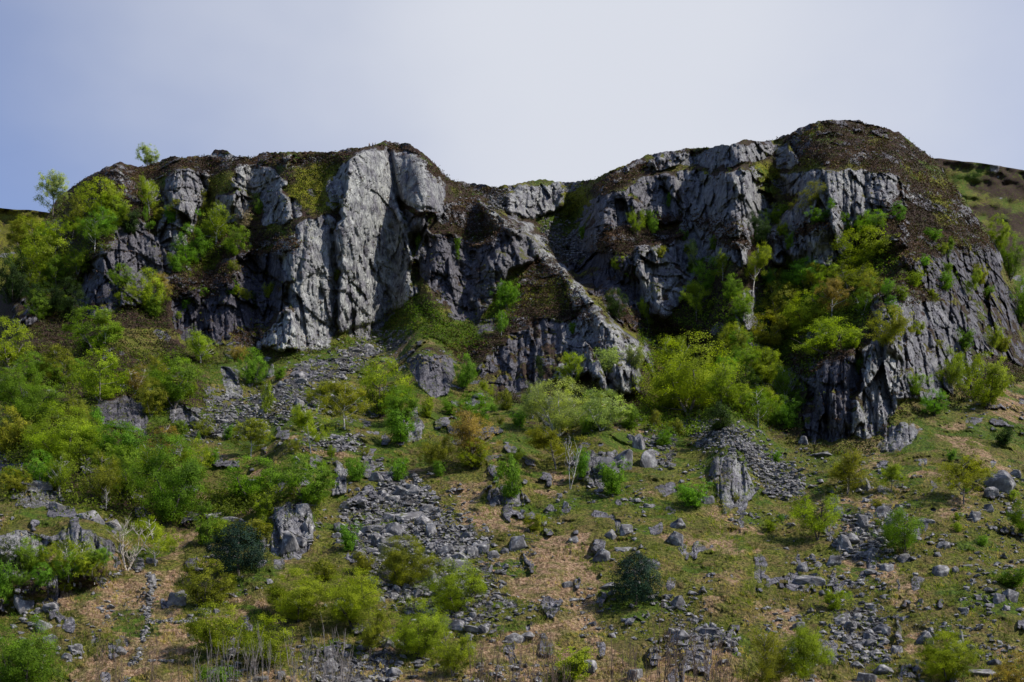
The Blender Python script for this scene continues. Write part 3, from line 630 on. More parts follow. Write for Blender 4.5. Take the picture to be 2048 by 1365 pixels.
# ------------------------------------------------------------------ trees
R = np.random.RandomState(7)
def tubes(segs, sides=5):
    V, Fc = [], []
    for p0, p1, r0, r1 in segs:
        p0 = np.array(p0); p1 = np.array(p1); d = p1 - p0; L_ = np.linalg.norm(d) + 1e-9; d = d / L_
        u = np.cross(d, (0, 0, 1) if abs(d[2]) < .9 else (1, 0, 0)); u /= np.linalg.norm(u); w = np.cross(d, u); b = len(V)
        for p, r in ((p0, r0), (p1, r1)):
            for i in range(sides):
                a = 2 * math.pi * i / sides; V.append(p + r * (math.cos(a) * u + math.sin(a) * w))
        for i in range(sides):
            j = (i + 1) % sides; Fc.append((b + i, b + j, b + sides + j, b + sides + i))
        Fc.append(tuple(range(b + sides, b + 2 * sides)))
    me = bpy.data.meshes.new('trunk'); me.from_pydata([tuple(v_) for v_ in V], [], Fc); me.update()
    me.polygons.foreach_set('use_smooth', [True] * len(me.polygons)); return me
def leaves(pts, var, size, cen, out=.8, up=.35, rs=R):
    n = len(pts); nrm = rs.randn(n, 3) + out * (pts - cen) / .35 + np.array([0, 0, up]); nrm /= np.linalg.norm(nrm, axis=1)[:, None]
    t = np.cross(nrm, rs.randn(n, 3)); t /= np.linalg.norm(t, axis=1)[:, None]; b = np.cross(nrm, t)
    s_ = size * rs.uniform(.6, 1.35, (n, 1)); t = t * s_ * .5; b = b * s_ * .36
    co_ = np.stack([pts - t, pts + b * .9 + t * .1, pts + t, pts - b * .9 + t * .1], 1).reshape(-1, 3)
    me = bpy.data.meshes.new('crown'); me.vertices.add(4 * n); me.vertices.foreach_set('co', co_.astype(np.float32).ravel())
    me.loops.add(4 * n); me.loops.foreach_set('vertex_index', np.arange(4 * n, dtype=np.int32)); me.polygons.add(n)
    me.polygons.foreach_set('loop_start', np.arange(0, 4 * n, 4, dtype=np.int32)); me.polygons.foreach_set('loop_total', np.full(n, 4, np.int32)); me.update(calc_edges=True)
    at_ = me.attributes.new('leafvar', 'FLOAT_COLOR', 'POINT'); vv_ = np.repeat(np.clip(var + .18 * rs.randn(n), 0, 1), 4)
    at_.data.foreach_set('color', np.stack([vv_, vv_, vv_, vv_ * 0 + 1], -1).astype(np.float32).ravel()); return me
def branch(segs, p, d, L_, r, n, rs, curl=.25, lift=.12):
    pts = [np.array(p)]; d = np.array(d, float)
    for i in range(n):
        d = d + rs.randn(3) * curl * .5 + np.array([0, 0, lift]); d /= np.linalg.norm(d)
        q = pts[-1] + d * L_ / n; segs.append((pts[-1], q, r * (1 - i / n * .7), r * (1 - (i + 1) / n * .7))); pts.append(q)
    return pts, d
def proto(kind, seed, nleaf):
    rs = np.random.RandomState(seed); segs = []; tips = []
    if kind in ('birch', 'thin'):
        st = 1 if kind == 'thin' or rs.rand() < .4 else 2
        for k_ in range(st):
            a = rs.uniform(0, 6.28); tp, td = branch(segs, (0, 0, -.03), (math.cos(a) * .25 * (st > 1) + rs.randn() * .08, math.sin(a) * .25 * (st > 1), 1), .95, .016, 7, rs, .16, .05)
            for i in range(22):
                t = rs.uniform(.22, .98); j = int(t * 7); p = tp[min(j, 6)] * (1 - (t * 7 - j)) + tp[min(j + 1, 7)] * (t * 7 - j)
                az = rs.uniform(0, 6.28); L_ = (.46 if kind == 'birch' else .40) * (1 - .72 * t) * rs.uniform(.75, 1.2) + .05
                bp, bd = branch(segs, p, (math.cos(az), math.sin(az), rs.uniform(.2, .9)), L_, .007, 4, rs, .3, .05)
                for q in bp[1:]:
                    for m_ in range(3): tips.append((q + rs.randn(3) * .045 + np.array([0, 0, -.015]), .032))
    elif kind == 'round':
        n0 = rs.randint(3, 6)
        for k_ in range(n0):
            a = 6.28 * k_ / n0 + rs.uniform(-.4, .4); tp, td = branch(segs, (0, 0, -.03), (math.cos(a) * .7, math.sin(a) * .7, .9), .62, .020, 5, rs, .3, .12)
            for i in range(10):
                j = rs.randint(1, 6); az = rs.uniform(0, 6.28)
                bp, bd = branch(segs, tp[j], (math.cos(az), math.sin(az), rs.uniform(.1, .9)), rs.uniform(.15, .32), .007, 3, rs, .4, .06)
                for q in bp[1:]:
                    for m_ in range(3): tips.append((q + rs.randn(3) * .05, .034))
        for i in range(130):
            a = rs.uniform(0, 6.28); z = rs.uniform(.18, 1); r = .5 * math.sqrt(max(0, 1 - ((z - .45) / .56) ** 2)) * rs.uniform(.6, 1)
            tips.append((np.array((r * math.cos(a), r * math.sin(a), z * .95)), .036))
    elif kind == 'shrub':
        for k_ in range(9):
            a = rs.uniform(0, 6.28); tp, td = branch(segs, (0, 0, -.04), (math.cos(a) * rs.uniform(.2, .9), math.sin(a) * rs.uniform(.2, .9), 1), rs.uniform(.6, .95), .010, 5, rs, .3, .1)
            for q in tp[1:]:
                for m_ in range(5): tips.append((q + rs.randn(3) * .075, .05))
    elif kind == 'holly':
        tp, td = branch(segs, (0, 0, -.03), (0, 0, 1), .85, .03, 5, rs, .1, .1)
        for i in range(330):
            a = rs.uniform(0, 6.28); z = rs.uniform(.05, 1); r = .5 * math.sqrt(max(0, 1 - ((z - .42) / .58) ** 2)) * rs.uniform(.55, 1.02) * (1 + .12 * math.sin(3 * a + 5 * z))
            tips.append((np.array((r * math.cos(a), r * math.sin(a), z)), .040))
    elif kind == 'bare':
        for k_ in range(rs.randint(2, 5)):
            a = rs.uniform(0, 6.28); tp, td = branch(segs, (0, 0, -.03), (math.cos(a) * .45, math.sin(a) * .45, 1), .85, .014, 7, rs, .22, .08)
            for i in range(9):
                j = rs.randint(2, 8); az = rs.uniform(0, 6.28); bp, bd = branch(segs, tp[j], (math.cos(az), math.sin(az), .9), rs.uniform(.15, .32), .006, 3, rs, .35, .1)
                for q in bp[1:]:
                    az = rs.uniform(0, 6.28); branch(segs, q, (math.cos(az), math.sin(az), 1), rs.uniform(.08, .16), .0035, 2, rs, .4, .1)
    elif kind == 'sapling':
        for k_ in range(rs.randint(3, 7)):
            a = rs.uniform(0, 6.28); tp, td = branch(segs, (rs.uniform(-.1, .1), rs.uniform(-.1, .1), -.03), (math.cos(a) * .3, math.sin(a) * .3, 1), rs.uniform(.65, 1), .009, 6, rs, .2, .04)
            for i in range(9):
                j = rs.randint(2, 7); az = rs.uniform(0, 6.28); branch(segs, tp[j], (math.cos(az) * .6, math.sin(az) * .6, 1), rs.uniform(.12, .30), .0045, 3, rs, .2, .1)
    tm = tubes(segs); cm = None
    if nleaf:
        c0 = np.array([t[0] for t in tips]); sg = np.array([t[1] for t in tips])
        if kind not in ('holly',): # gappy: drop some clusters by a coarse noise so that light shows through
            ang_ = np.arctan2(c0[:, 1], c0[:, 0]); keep = fbm(c0[:, 0] * 5 + seed, c0[:, 2] * 5 + c0[:, 1] * 4, 2, seed) > -.24
            c0 = c0[keep]; sg = sg[keep]
        w_ = np.abs(c0[:, :2]).max(); c0[:, :2] *= .46 / max(np.percentile(np.abs(c0[:, :2]), 98), .2)
        c0[:, 2] *= .97 / np.percentile(c0[:, 2], 99.5)
        id_ = rs.randint(0, len(c0), nleaf); pts = c0[id_] + rs.randn(nleaf, 3) * sg[id_][:, None] * np.array([1, 1, .75])
        if kind == 'birch' or kind == 'thin': pts[:, 2] -= np.abs(rs.randn(nleaf)) * .02
        pts = pts[pts[:, 2] > .03]; id_ = id_[:len(pts)]
        cv = _h(np.floor(pts[:, 0] * 7), np.floor(pts[:, 2] * 7) + 31 * np.floor(pts[:, 1] * 7), seed) * .9 + .05
        sz = {'birch': .026, 'thin': .026, 'round': .031, 'shrub': .038, 'holly': .032}[kind] * (11000. / nleaf) ** .48 * .95
        cm = leaves(pts, cv, sz, np.array([0, 0, .5]), 1.7 if kind in ('holly', 'round') else 1.25, .45, rs)
        cm.materials.append(m_holly if kind == 'holly' else m_leaf)
    tm.materials.append(m_bark); return tm, cm
PROTO = {'birch': [proto('birch', 21 + i, 16000) for i in range(5)], 'round': [proto('round', 41 + i, 16000) for i in range(4)],
         'big': [proto('round', 61 + i, 45000) for i in range(3)] , 'bigbirch': [proto('birch', 67 + i, 36000) for i in range(2)], 'thin': [proto('thin', 71 + i, 7000) for i in range(3)],
         'shrub': [proto('shrub', 81 + i, 8000) for i in range(3)], 'holly': [proto('holly', 91, 16000)],
         'bare': [proto('bare', 101 + i, 0) for i in range(3)], 'sapling': [proto('sapling', 111 + i, 0) for i in range(5)], 'palebush': [proto('bare', 131, 0)]}
KC = {'y': (.140, .176, .012), 'g': (.084, .136, .012), 'b': (.080, .150, .014), 'o': (.125, .132, .014), 'd': (.035, .062, .016), 'r': (.165, .120, .035),
      'p': (.17, .20, .07), 'h': (.018, .040, .026), 'n': (.16, .13, .10), 'w': (.42, .40, .36)}
BARKC = {'pale': (.46, .44, .40), 'grey': (.17, .15, .13), 'dark': (.06, .05, .045)}
NAME = {'birch': ('birch_tree', 'tree'), 'thin': ('slender_birch', 'tree'), 'round': ('broadleaf_tree', 'tree'), 'big': ('broadleaf_tree', 'tree'), 'bigbirch': ('birch_tree', 'tree'), 'shrub': ('shrub', 'shrub'),
        'holly': ('holly_tree', 'tree'), 'bare': ('bare_tree', 'tree'), 'sapling': ('bare_sapling', 'sapling'), 'palebush': ('bare_bush', 'bush')}
cnt = {}
def plant(px, py, w, h, kind, colr, label, bark='grey', group=None, sink=.0):
    pl = PROTO[kind]; i = cnt.get(kind, 0); cnt[kind] = i + 1; tm, cm = pl[i % len(pl)]
    p, d = at(px, py); m = d / F
    nm, cat = NAME[kind]
    e = bpy.data.objects.new(nm, None); COL.objects.link(e); e.empty_display_size = .1
    e.location = (p.x, p.y - .2, p.z - .15); rz = R.uniform(0, 6.28)
    e.rotation_euler = (0, 0, rz)
    sw = w * m * 1.08; e.scale = (sw, sw, h * m * 1.06)
    t = bpy.data.objects.new('trunk' if kind not in ('shrub', 'sapling', 'palebush') else 'stems', tm); COL.objects.link(t); t.parent = e; t.color = (*(BARKC[bark] if isinstance(bark, str) else bark), 1)
    if cm:
        c_ = bpy.data.objects.new('crown', cm); COL.objects.link(c_); c_.parent = e
        b_ = KC[colr]; j = R.uniform(1.3, 1.75) * (.6 if colr in 'hd' else 1); g_ = R.uniform(-.08, .08); c_.color = (b_[0] * j * (1 + g_), b_[1] * j, b_[2] * j, 1)
    tag(e, label, cat, group or 'trees scattered over the hillside')
    return e
TREES = [
 # skyline and left flank
 (295,331,42,40,'round','p','small lone pale tree standing on the skyline of the left crag','pale'),
 (106,432,66,84,'birch','p','wispy tree breaking the skyline at the far left shoulder of the crag','grey'),
 (160,455,50,62,'round','o','olive tree just below the skyline right of the wispy shoulder tree','grey'),
 (200,436,84,74,'round','y','broad yellow-green tree under the leftmost heather cap','grey'),
 (190,505,70,76,'birch','g','green birch with forked pale stem showing below its crown, left crag','pale'),
 (96,568,92,116,'round','y','tall yellow-green tree on the steep far left flank, lit on its right','grey'),
 (55,480,60,60,'round','o','dull olive tree at left edge of the crag shoulder, above the tall one','dark'),
 (25,612,70,110,'round','d','dark olive tree against the left picture edge, halfway up the crag','dark'),
 (140,640,60,80,'round','d','very dark tree in the shade of the left flank gully','dark'),
 (299,427,46,72,'birch','y','slim yellow-green birch left of the layered buttress near the skyline','pale'),
 (262,470,40,50,'shrub','d','dark bush below the slim birch near the left skyline','dark'),
 (292,448,16,34,'thin','b','tiny bright green sapling at the left foot of the layered buttress','grey'),
 (399,434,34,52,'birch','o','olive birch growing on top of the layered buttress','grey'),
 (432,490,76,74,'birch','y','yellow-green birch with white bare limbs on its right, in the upper left gully','pale'),
 (380,528,62,74,'round','b','deep green leafy tree below the birch with white limbs','dark'),
 (475,522,52,68,'round','g','green tree on the mossy ledge right of the white-limbed birch','grey'),
 (355,545,28,36,'shrub','b','small green bush beneath the deep green leafy tree','dark'),
 (484,462,34,34,'shrub','n','brownish budding bush below the square blocks of the left crag','grey'),
 (518,430,16,26,'shrub','g','tiny green bush in the cleft between the upper left blocks','grey'),
 (245,576,44,46,'round','g','green tree on the dark wall, centre of the left crag shade','dark'),
 (158,580,36,44,'round','y','small yellowish tree on the dark ledge right of the tall flank tree','grey'),
 (90,634,72,64,'round','d','dark green rounded tree below the tall flank tree','dark'),
 (126,618,24,24,'shrub','g','small green bush beside the dark rounded flank tree','dark'),
 (322,606,48,56,'birch','r','brownish tree with white bare boughs hanging on the dark wall','pale'),
 (308,634,38,36,'shrub','g','green bush just under the brownish tree with white boughs','dark'),
 (465,590,20,26,'shrub','b','bright green bush clinging to the dark corner of the big wall','dark'),
 (515,618,26,34,'shrub','d','dark green bush in the corner left of the pale main wall','dark'),
 (188,706,100,84,'round','g','wide green tree below the dark left wall with bright right side','grey'),
 (212,690,46,66,'birch','y','yellow-green birch rising out of the wide green tree','pale'),
 (18,738,84,96,'round','y','rounded yellow-green tree at the left edge below the crag','grey'),
 (402,728,62,64,'birch','y','yellow-green birch with leaning pale trunk below the dark wall','pale'),
 (120,770,66,74,'round','o','dull olive tree left of the broad tree under the crag','grey'),
 (202,802,98,98,'round','y','broad yellow-green tree in the wooded band at left','grey'),
 (270,788,64,56,'birch','r','tan budding birch between two green trees of the wooded band','pale'),
 (350,814,96,98,'round','g','full green tree with sunlit top left of the scree head','grey'),
 (318,768,50,56,'birch','o','olive birch behind the full green tree near the scree head','grey'),
 (52,852,106,116,'big','g','large green tree at far left, level with the scree head','dark'),
 (503,770,56,70,'round','b','bright green tree beside the split grey rock below the main wall','grey'),
 (478,722,38,30,'shrub','r','low olive-brown bush on the heather knoll below the main wall','grey'),
 (125,930,138,116,'big','y','large spreading oak at left, the widest crown of that wood','dark'),
 (242,928,112,78,'round','b','bright green tree right of the large spreading oak','grey'),
 (200,880,44,60,'thin','b','narrow green tree in front of the square dark rock at left','dark'),
 (14,908,74,92,'round','o','olive tree at the left edge beside the spreading oak','dark'),
 (328,918,54,68,'thin','r','thin tan birch left of the grey scree tongue','pale'),
 (535,838,30,74,'thin','y','narrow yellow-green birch standing in the upper scree','pale'),
 (502,914,82,74,'birch','o','olive birch with pale curved trunk below the upper scree','pale'),
 (622,908,74,94,'birch','y','tall yellow-green birch right of the upper scree tongue','pale'),
 (458,878,22,28,'shrub','b','little bright bush at the left rim of the scree','grey'),
 (398,895,14,32,'thin','g','tiny upright sapling in the scree left of the bright bush','grey'),
 (120,988,58,84,'birch','y','yellowish tree with pale stem under the spreading oak','pale'),
 (30,988,56,50,'round','o','low olive tree above the pale grassy knoll at left','dark'),
 (205,1008,72,98,'birch','o','olive-tan birch below the bright green tree at left','grey'),
 (255,1000,80,104,'round','g','green tree between the olive-tan birch and the big green one','grey'),
 (340,1048,136,170,'big','b','big tall bright green tree filling the lower left wood','dark'),
 (392,960,60,80,'round','y','yellow-green tree on the right shoulder of the tall bright one','grey'),
 (213,1018,34,40,'bare','w','small pale leafless tree above the grassy knoll','pale'),
 (505,1000,118,84,'round','g','wide flat-topped green tree left of centre','dark'),
 (612,1010,104,94,'round','g','rounded green tree right of the flat-topped one','dark'),
 (505,1080,96,36,'shrub','o','low spreading olive bush above the dark holly','grey'),
 (306,960,50,70,'birch','y','yellowish birch above the tall bright green tree','pale'),
 # centre
 (762,834,104,112,'round','y','yellow-green tree on the slope below the central gully','dark'),
 (800,846,70,70,'round','g','green tree above the striped standing rock','dark'),
 (800,886,58,62,'shrub','b','bright green bush left of the striped standing rock','dark'),
 (690,858,98,94,'birch','o','pale olive birch with thin white stems near the slope centre','pale'),
 (636,820,60,56,'birch','o','olive birch crossing the upper scree beside the pale olive one','pale'),
 (928,778,46,68,'round','b','bright green tree against the dark low buttress','dark'),
 (950,860,72,74,'round','b','vivid green tree under the central spur foot','dark'),
 (900,830,38,32,'shrub','g','low green bush left of the vivid tree at the spur foot','dark'),
 (946,926,98,106,'birch','r','orange-olive birch in the hollow below the spur','grey'),
 (872,942,70,74,'birch','o','olive tree leaning left of the orange-olive birch','dark'),
 (950,938,64,60,'round','y','yellow-green tree in front of the orange-olive birch','dark'),
 (855,835,28,40,'shrub','y','yellowish bush right of the striped standing rock','dark'),
 (1118,870,138,106,'big','p','large pale-topped tree at the foot of the central buttress','pale'),
 (1202,860,94,78,'round','p','pale green tree right of the large pale-topped one','pale'),
 (1065,838,48,74,'birch','p','pale yellow-green birch left of the large pale-topped tree','pale'),
 (1145,778,58,72,'birch','y','yellow-green birch in front of the central buttress wall','pale'),
 (1080,762,22,52,'thin','d','dark narrow tree against the central buttress','dark'),
 (1216,748,58,52,'shrub','p','pale green bush on the ledge of the lower spur','grey'),
 (1270,738,36,48,'shrub','p','pale bush where the spur ridge meets the trees','grey'),
 (1256,858,50,44,'shrub','g','green bush between the pale tree and leaning blocks','dark'),
 (1112,938,118,80,'birch','o','sparse olive tree above the dark leaning blocks','grey'),
 (1140,978,62,104,'bare','w','dead grey tree with bare branches above the leaning blocks','pale'),
 (1165,956,30,58,'shrub','b','narrow bright green bush beside the dark leaning blocks','dark'),
 (1224,990,56,66,'shrub','b','round bright bush in front of the leaning blocks','grey'),
 (1022,996,52,80,'shrub','b','leafy green bush on the small rock in the centre','grey'),
 (712,963,42,46,'shrub','b','small round bright bush right of the dark pillar rock','grey'),
 (1003,674,26,52,'thin','b','slender green tree in the mossy gully of the spur','pale'),
 (1016,616,42,50,'shrub','b','bright bush high in the mossy gully between spurs','grey'),
 (915,500,14,24,'shrub','g','upper tiny bush on the dark spur wall','grey'),
 (917,526,14,26,'thin','g','lower tiny sapling on the dark spur wall','grey'),
 (1146,668,16,22,'shrub','b','tiny green bush on the face of the lower spur','grey'),
 (697,1102,42,54,'shrub','b','bright green bush among the big boulders of the lower scree','grey'),
 (1068,1062,40,36,'shrub','o','sparse little bush alone on the grassy slope','grey'),
 (728,1142,40,38,'shrub','o','small olive bush in the lower boulder field','grey'),
 (560,760,30,26,'shrub','g','small green bush on the grass under the main wall','grey'),
 (675,562,22,22,'shrub','o','small olive tuft bush on the pale main wall','grey'),
 (836,528,16,60,'thin','g','narrow greenery in the dark cleft right of the main wall','dark'),
 # right crag
 (1275,472,34,54,'birch','y','bright birch on the shelf of the right crag, left end','grey'),
 (1304,460,26,36,'shrub','g','dull green bush beside the bright birch on the shelf','dark'),
 (1338,420,14,34,'thin','g','thin sapling in the crack above the shelf birch','grey'),
 (1165,480,18,28,'shrub','g','small green bush at the dark left foot of the right crag','dark'),
 (1240,542,34,34,'round','y','round yellow-green tree on the dark wall right of the gully','grey'),
 (1264,558,34,34,'round','g','green tree just right of the round one on the dark wall','grey'),
 (1230,640,50,60,'round','d','dark tree deep in the shaded gully','dark'),
 (1298,658,42,66,'birch','y','yellow-green birch in the gully behind the spur ridge','grey'),
 (1330,650,30,50,'birch','o','olive birch right of the gully birch','grey'),
 (1388,548,28,64,'thin','p','pale upright birch in front of the right crag wall','pale'),
 (1416,584,64,66,'round','b','bright green tree at the foot of the right crag wall','grey'),
 (1393,640,64,72,'birch','y','yellow-green tree below the bright one at the wall foot','grey'),
 (1445,560,34,54,'thin','y','slim yellowish birch between the wall foot trees','pale'),
 (1506,582,68,88,'birch','y','tall yellow-green birch with pointed top under the right crag','pale'),
 (1462,600,40,50,'round','g','green tree left of the pointed birch','dark'),
 (1512,500,56,72,'round','d','dark green ivy-like tree in the cleft of the right crag','dark'),
 (1428,500,20,26,'shrub','g','small bush halfway up the right crag wall','dark'),
 (1628,430,78,58,'birch','o','olive tree spreading on a ledge near the top of the right crag','grey'),
 (1556,448,44,36,'shrub','g','low green bushes on the ledge above the tall slab','dark'),
 (1594,530,22,50,'thin','g','narrow green tree between the upright slabs','grey'),
 (1578,500,18,36,'shrub','g','small bush in the slot beside the tall slab','dark'),
 (1638,445,40,24,'shrub','b','bright bush on the ledge right of the olive spreading tree','dark'),
 (1610,582,80,58,'round','b','bright green tree below the upright slabs','grey'),
 (1560,590,50,54,'birch','o','olive birch below the tall slab','grey'),
 (1718,538,104,78,'round','y','broad bright tree in the bay right of the columns','grey'),
 (1742,468,66,44,'round','b','green tree directly under the dark columns','grey'),
 (1795,446,28,40,'round','b','small vivid tree on the heather at right','grey'),
 (1688,470,34,26,'shrub','g','low bush at the foot of the upright columns','dark'),
 (1702,592,80,64,'birch','o','olive tree below the broad bright tree','grey'),
 (1663,634,64,72,'birch','r','orange-brown budding tree amid the green wood','pale'),
 (1724,630,46,52,'round','g','green tree right of the orange-brown one','pale'),
 (1560,648,78,80,'round','o','dull olive tree left of the orange-brown one','dark'),
 (1608,668,84,80,'round','y','yellow-green tree below the orange-brown one','dark'),
 (1530,702,84,72,'round','o','olive tree behind the lone rock fin in the wood','grey'),
 (1470,700,44,34,'shrub','b','vivid low bush below the rock fin','grey'),
 (1658,708,108,68,'round','y','wide yellow-green tree above the purple-streaked wall','grey'),
 (1702,696,48,34,'shrub','y','very bright bush at the right end of the wide tree','grey'),
 (1774,692,74,76,'round','o','grey-green tree on the brow left of the lower right wall','grey'),
 (1822,575,40,28,'shrub','y','yellowish shrub on the heather ledge at right','grey'),
 (1892,520,26,44,'thin','g','slim green tree on the upper right flank','grey'),
 (1862,482,36,22,'shrub','b','low vivid shrub on the upper right flank','grey'),
 (1900,572,26,48,'thin','g','slim tree standing against the right dark wall','grey'),
 (1944,602,34,60,'birch','y','yellow-green birch on the right dark wall','grey'),
 (1886,580,46,30,'shrub','b','bright green shrub patch on the right wall ledge','grey'),
 (1960,570,28,40,'shrub','o','olive shrub right of the wall birch','grey'),
 (1986,704,32,54,'birch','y','small birch at the right end of the lower wall','grey'),
 (2020,560,50,90,'round','g','green tree behind the right end of the crag','dark'),
 (1995,500,40,70,'round','y','yellow-green tree on the skyline flank at the far right','grey'),
 (2042,650,46,90,'round','g','green tree at the right picture edge, mid height','dark'),
 (1378,832,178,150,'big','y','very large yellow-green tree right of the spur foot','grey'),
 (1350,760,70,84,'birch','y','pointed yellow-green birch rising behind the very large tree','pale'),
 (1440,815,90,80,'birch','y','yellow-olive tree on the right side of the very large one','grey'),
 (1482,740,54,50,'round','g','green tree above the right end of the large tree','dark'),
 (1530,772,68,76,'birch','y','yellow birch in the middle of the lower right wood','grey'),
 (1488,790,50,56,'round','d','dark green tree in the heart of the lower right wood','dark'),
 (1516,854,74,80,'birch','g','grey-green birch with pale stem above the narrow scree','pale'),
 (1570,810,50,80,'birch','g','tall green birch left of the purple-streaked wall','pale'),
 (1576,858,38,50,'shrub','b','bright green bush at the left foot of the streaked wall','dark'),
 (1440,860,60,50,'shrub','d','dark low bush at the head of the narrow scree','dark'),
 (1718,750,42,34,'shrub','b','bright bush on the rock above the pale buttress','dark'),
 (1898,788,64,86,'birch','y','yellow-green birch at the foot of the lower right wall','grey'),
 (1972,816,92,102,'round','y','full yellow-green tree at the right end of the crag foot','dark'),
 (1868,832,50,52,'round','b','vivid round bush tree at the crag foot beside the outcrop','dark'),
 (1930,700,30,40,'shrub','g','green shrub on the streaked lower right wall','dark'),
 (1828,790,40,44,'shrub','g','green shrub left of the vivid round bush','dark'),
 (1694,988,98,86,'birch','o','grey-olive birch on the slope below the right crag','grey'),
 (1782,984,52,54,'birch','y','yellow-olive tree right of the grey-olive birch','grey'),
 (1926,1008,102,96,'birch','o','sparse olive-brown tree on the right grassy slope','grey'),
 (2006,890,36,34,'shrub','d','small dark bush above the large square boulder','dark'),
 (1382,1014,64,48,'shrub','b','bright green low bush left of the pyramid outcrop','grey'),
 (1635,1080,98,92,'birch','y','yellow-olive tree below the narrow scree','dark'),
 (1810,1110,96,92,'birch','g','green sparse tree in the right hand boulder field','dark'),
 (2044,1068,50,66,'round','g','green tree cut by the right edge on the open slope','dark'),
 (1668,1220,40,42,'shrub','y','small round bush on the open lower right slope','dark'),
 (2020,1174,64,38,'shrub','g','low green bush over dark boulders at right','dark'),
 # bottom
 (62,1145,64,70,'round','g','green tree in front of the grassy knoll rocks','dark'),
 (150,1168,74,92,'birch','y','yellow-green birch below the knoll rocks','pale'),
 (190,1166,44,56,'birch','o','small olive birch right of the knoll birch','pale'),
 (20,1160,50,80,'round','d','dark tree at the left edge under the knoll','dark'),
 (255,1140,98,96,'palebush','w','pale leafless grey bush right of the grassy knoll',(.40,.36,.30)),
 (312,1132,92,98,'birch','y','yellow-green birch behind the pale leafless bush','pale'),
 (478,1150,112,100,'holly','h','dense dark blue-green holly left of centre','dark'),
 (410,1090,40,60,'shrub','g','green bush squeezed left of the dark holly','dark'),
 (412,1216,100,94,'round','o','olive tree beneath the left dark holly','dark'),
 (598,1242,126,100,'big','y','wide yellow-green tree in the lower left centre','dark'),
 (705,1252,120,112,'big','y','large yellow-green tree among the lower boulders','dark'),
 (435,1308,110,100,'round','y','bright yellow-green tree by the ruined wall','dark'),
 (536,1332,108,100,'round','y','rounded yellow-green tree near the bottom left centre','dark'),
 (42,1385,130,148,'big','g','large green tree in the bottom left corner','dark'),
 (432,1376,60,46,'shrub','b','bright green bush at the bottom edge by the wall','dark'),
 (6,1208,44,80,'shrub','b','vivid ivy-green bush at the left edge','dark'),
 (806,1174,118,98,'big','o','olive tree with dark limbs in the boulder field','dark'),
 (912,1226,112,104,'big','y','dense bright yellow-green tree right of the boulder field','dark'),
 (838,1316,110,116,'big','y','tall bright yellow-green tree near the bottom centre','dark'),
 (740,1308,72,90,'birch','o','olive birch left of the tall bright bottom tree','dark'),
 (905,1350,86,86,'birch','y','sparse yellow-olive tree at bottom right of the tall one','grey'),
 (1271,1208,94,98,'holly','h','round dark holly alone on the tan grass slope','dark'),
 (1145,1360,80,66,'shrub','y','bright green bush on a boulder at the bottom edge','grey'),
 (1535,1392,110,130,'bigbirch','o','olive birch forming the left half of the bottom pair','grey'),
 (1610,1388,110,132,'bigbirch','y','yellow-olive birch forming the right half of the bottom pair','grey'),
 (1894,1364,112,98,'big','y','rounded yellow-green tree at the bottom right','dark'),
 (2042,1392,92,88,'round','r','orange-olive tree in the bottom right corner','dark'),
 (650,1160,60,40,'shrub','o','low olive bush under the dark pillar boulders','dark'),
]
for t in TREES: plant(*t)
SAP = [(352,1400,40,110),(395,1392,44,92),(420,1408,40,120),(470,1398,46,118),(505,1408,50,140),(560,1396,44,90),(590,1404,54,128),(625,1398,52,120),(660,1402,56,140),(690,1394,46,96),
       (950,1404,60,128),(990,1398,52,150),(1035,1408,50,110),(1075,1402,56,140),(1110,1396,50,100),(1235,1408,56,150),(1272,1398,44,110),(1320,1404,60,170),(1350,1398,50,130),(1395,1408,60,160),(1430,1400,50,130),(1465,1396,44,112),
       (190,1404,50,120),(240,1398,40,90),(300,1404,46,130)]
where = ['by the foot of the ruined wall', 'below the bright yellow tree', 'in front of the low grey boulders', 'on the brown bracken']
SAP += [(x + 22, 1412 - (x * 7) % 15, w * .9, h * .85) for x, y, w, h in SAP if 380 < x]
for i, (x, y, w, h) in enumerate(SAP):
    pale = 380 < x < 720
    lab = ('bare pale-stemmed sapling in the thicket along the bottom edge, left of centre' if pale else
           'leafless brown sapling along the bottom edge below the grassy slope centre' if x > 900 else 'leafless brown sapling on bracken at the bottom left')
    plant(x, y, w * 1.5, h * 1.1, 'sapling', 'n', lab, (.20, .18, .165) if pale else (.13, .095, .07), 'pale bare saplings bottom left centre' if pale else ('brown bare saplings bottom centre' if x > 900 else 'brown bare saplings bottom left'))

fill = np.random.RandomState(77)
def infill(P, n, lab, grp, s0, s1):
    P_ = np.array(P, float); i = 0
    while i < n:
        x = fill.uniform(P_[:, 0].min(), P_[:, 0].max()); y = fill.uniform(P_[:, 1].min(), P_[:, 1].max())
        if not inpoly(P, np.array([x]), np.array([y]))[0] or (s0 > 32 and samp(m_rock, np.array([x]), np.array([y - 15.]))[0] > .4): continue
        w = fill.uniform(s0, s1); plant(x, y, w, w * fill.uniform(.85, 1.3), 'birch' if fill.rand() < .4 else ('round' if s0 > 30 else 'shrub'), 'yygob'[fill.randint(5)], lab, 'grey', grp); i += 1
infill([(0,740),(300,730),(420,760),(420,820),(340,900),(420,1000),(400,1050),(240,1030),(0,990)], 18, 'green tree standing in the thick of the wooded band at left', 'trees of the left wooded band', 34, 60)
infill([(60,450),(230,430),(320,540),(300,620),(60,660),(0,660)], 14, 'dark green tree clinging to the shaded left flank of the crag', 'trees of the shaded left flank', 40, 66)
infill([(1400,620),(1540,580),(1700,560),(1750,610),(1700,680),(1620,740),(1580,860),(1480,860),(1420,800)], 26, 'green tree standing in the thick of the wood between the right crags', 'trees of the right wood', 32, 56)

infill([(40,1150),(210,1130),(230,1165),(150,1195),(30,1200)], 9, 'dark green bush in the row under the grassy knoll', 'bushes under the grassy knoll', 34, 52)

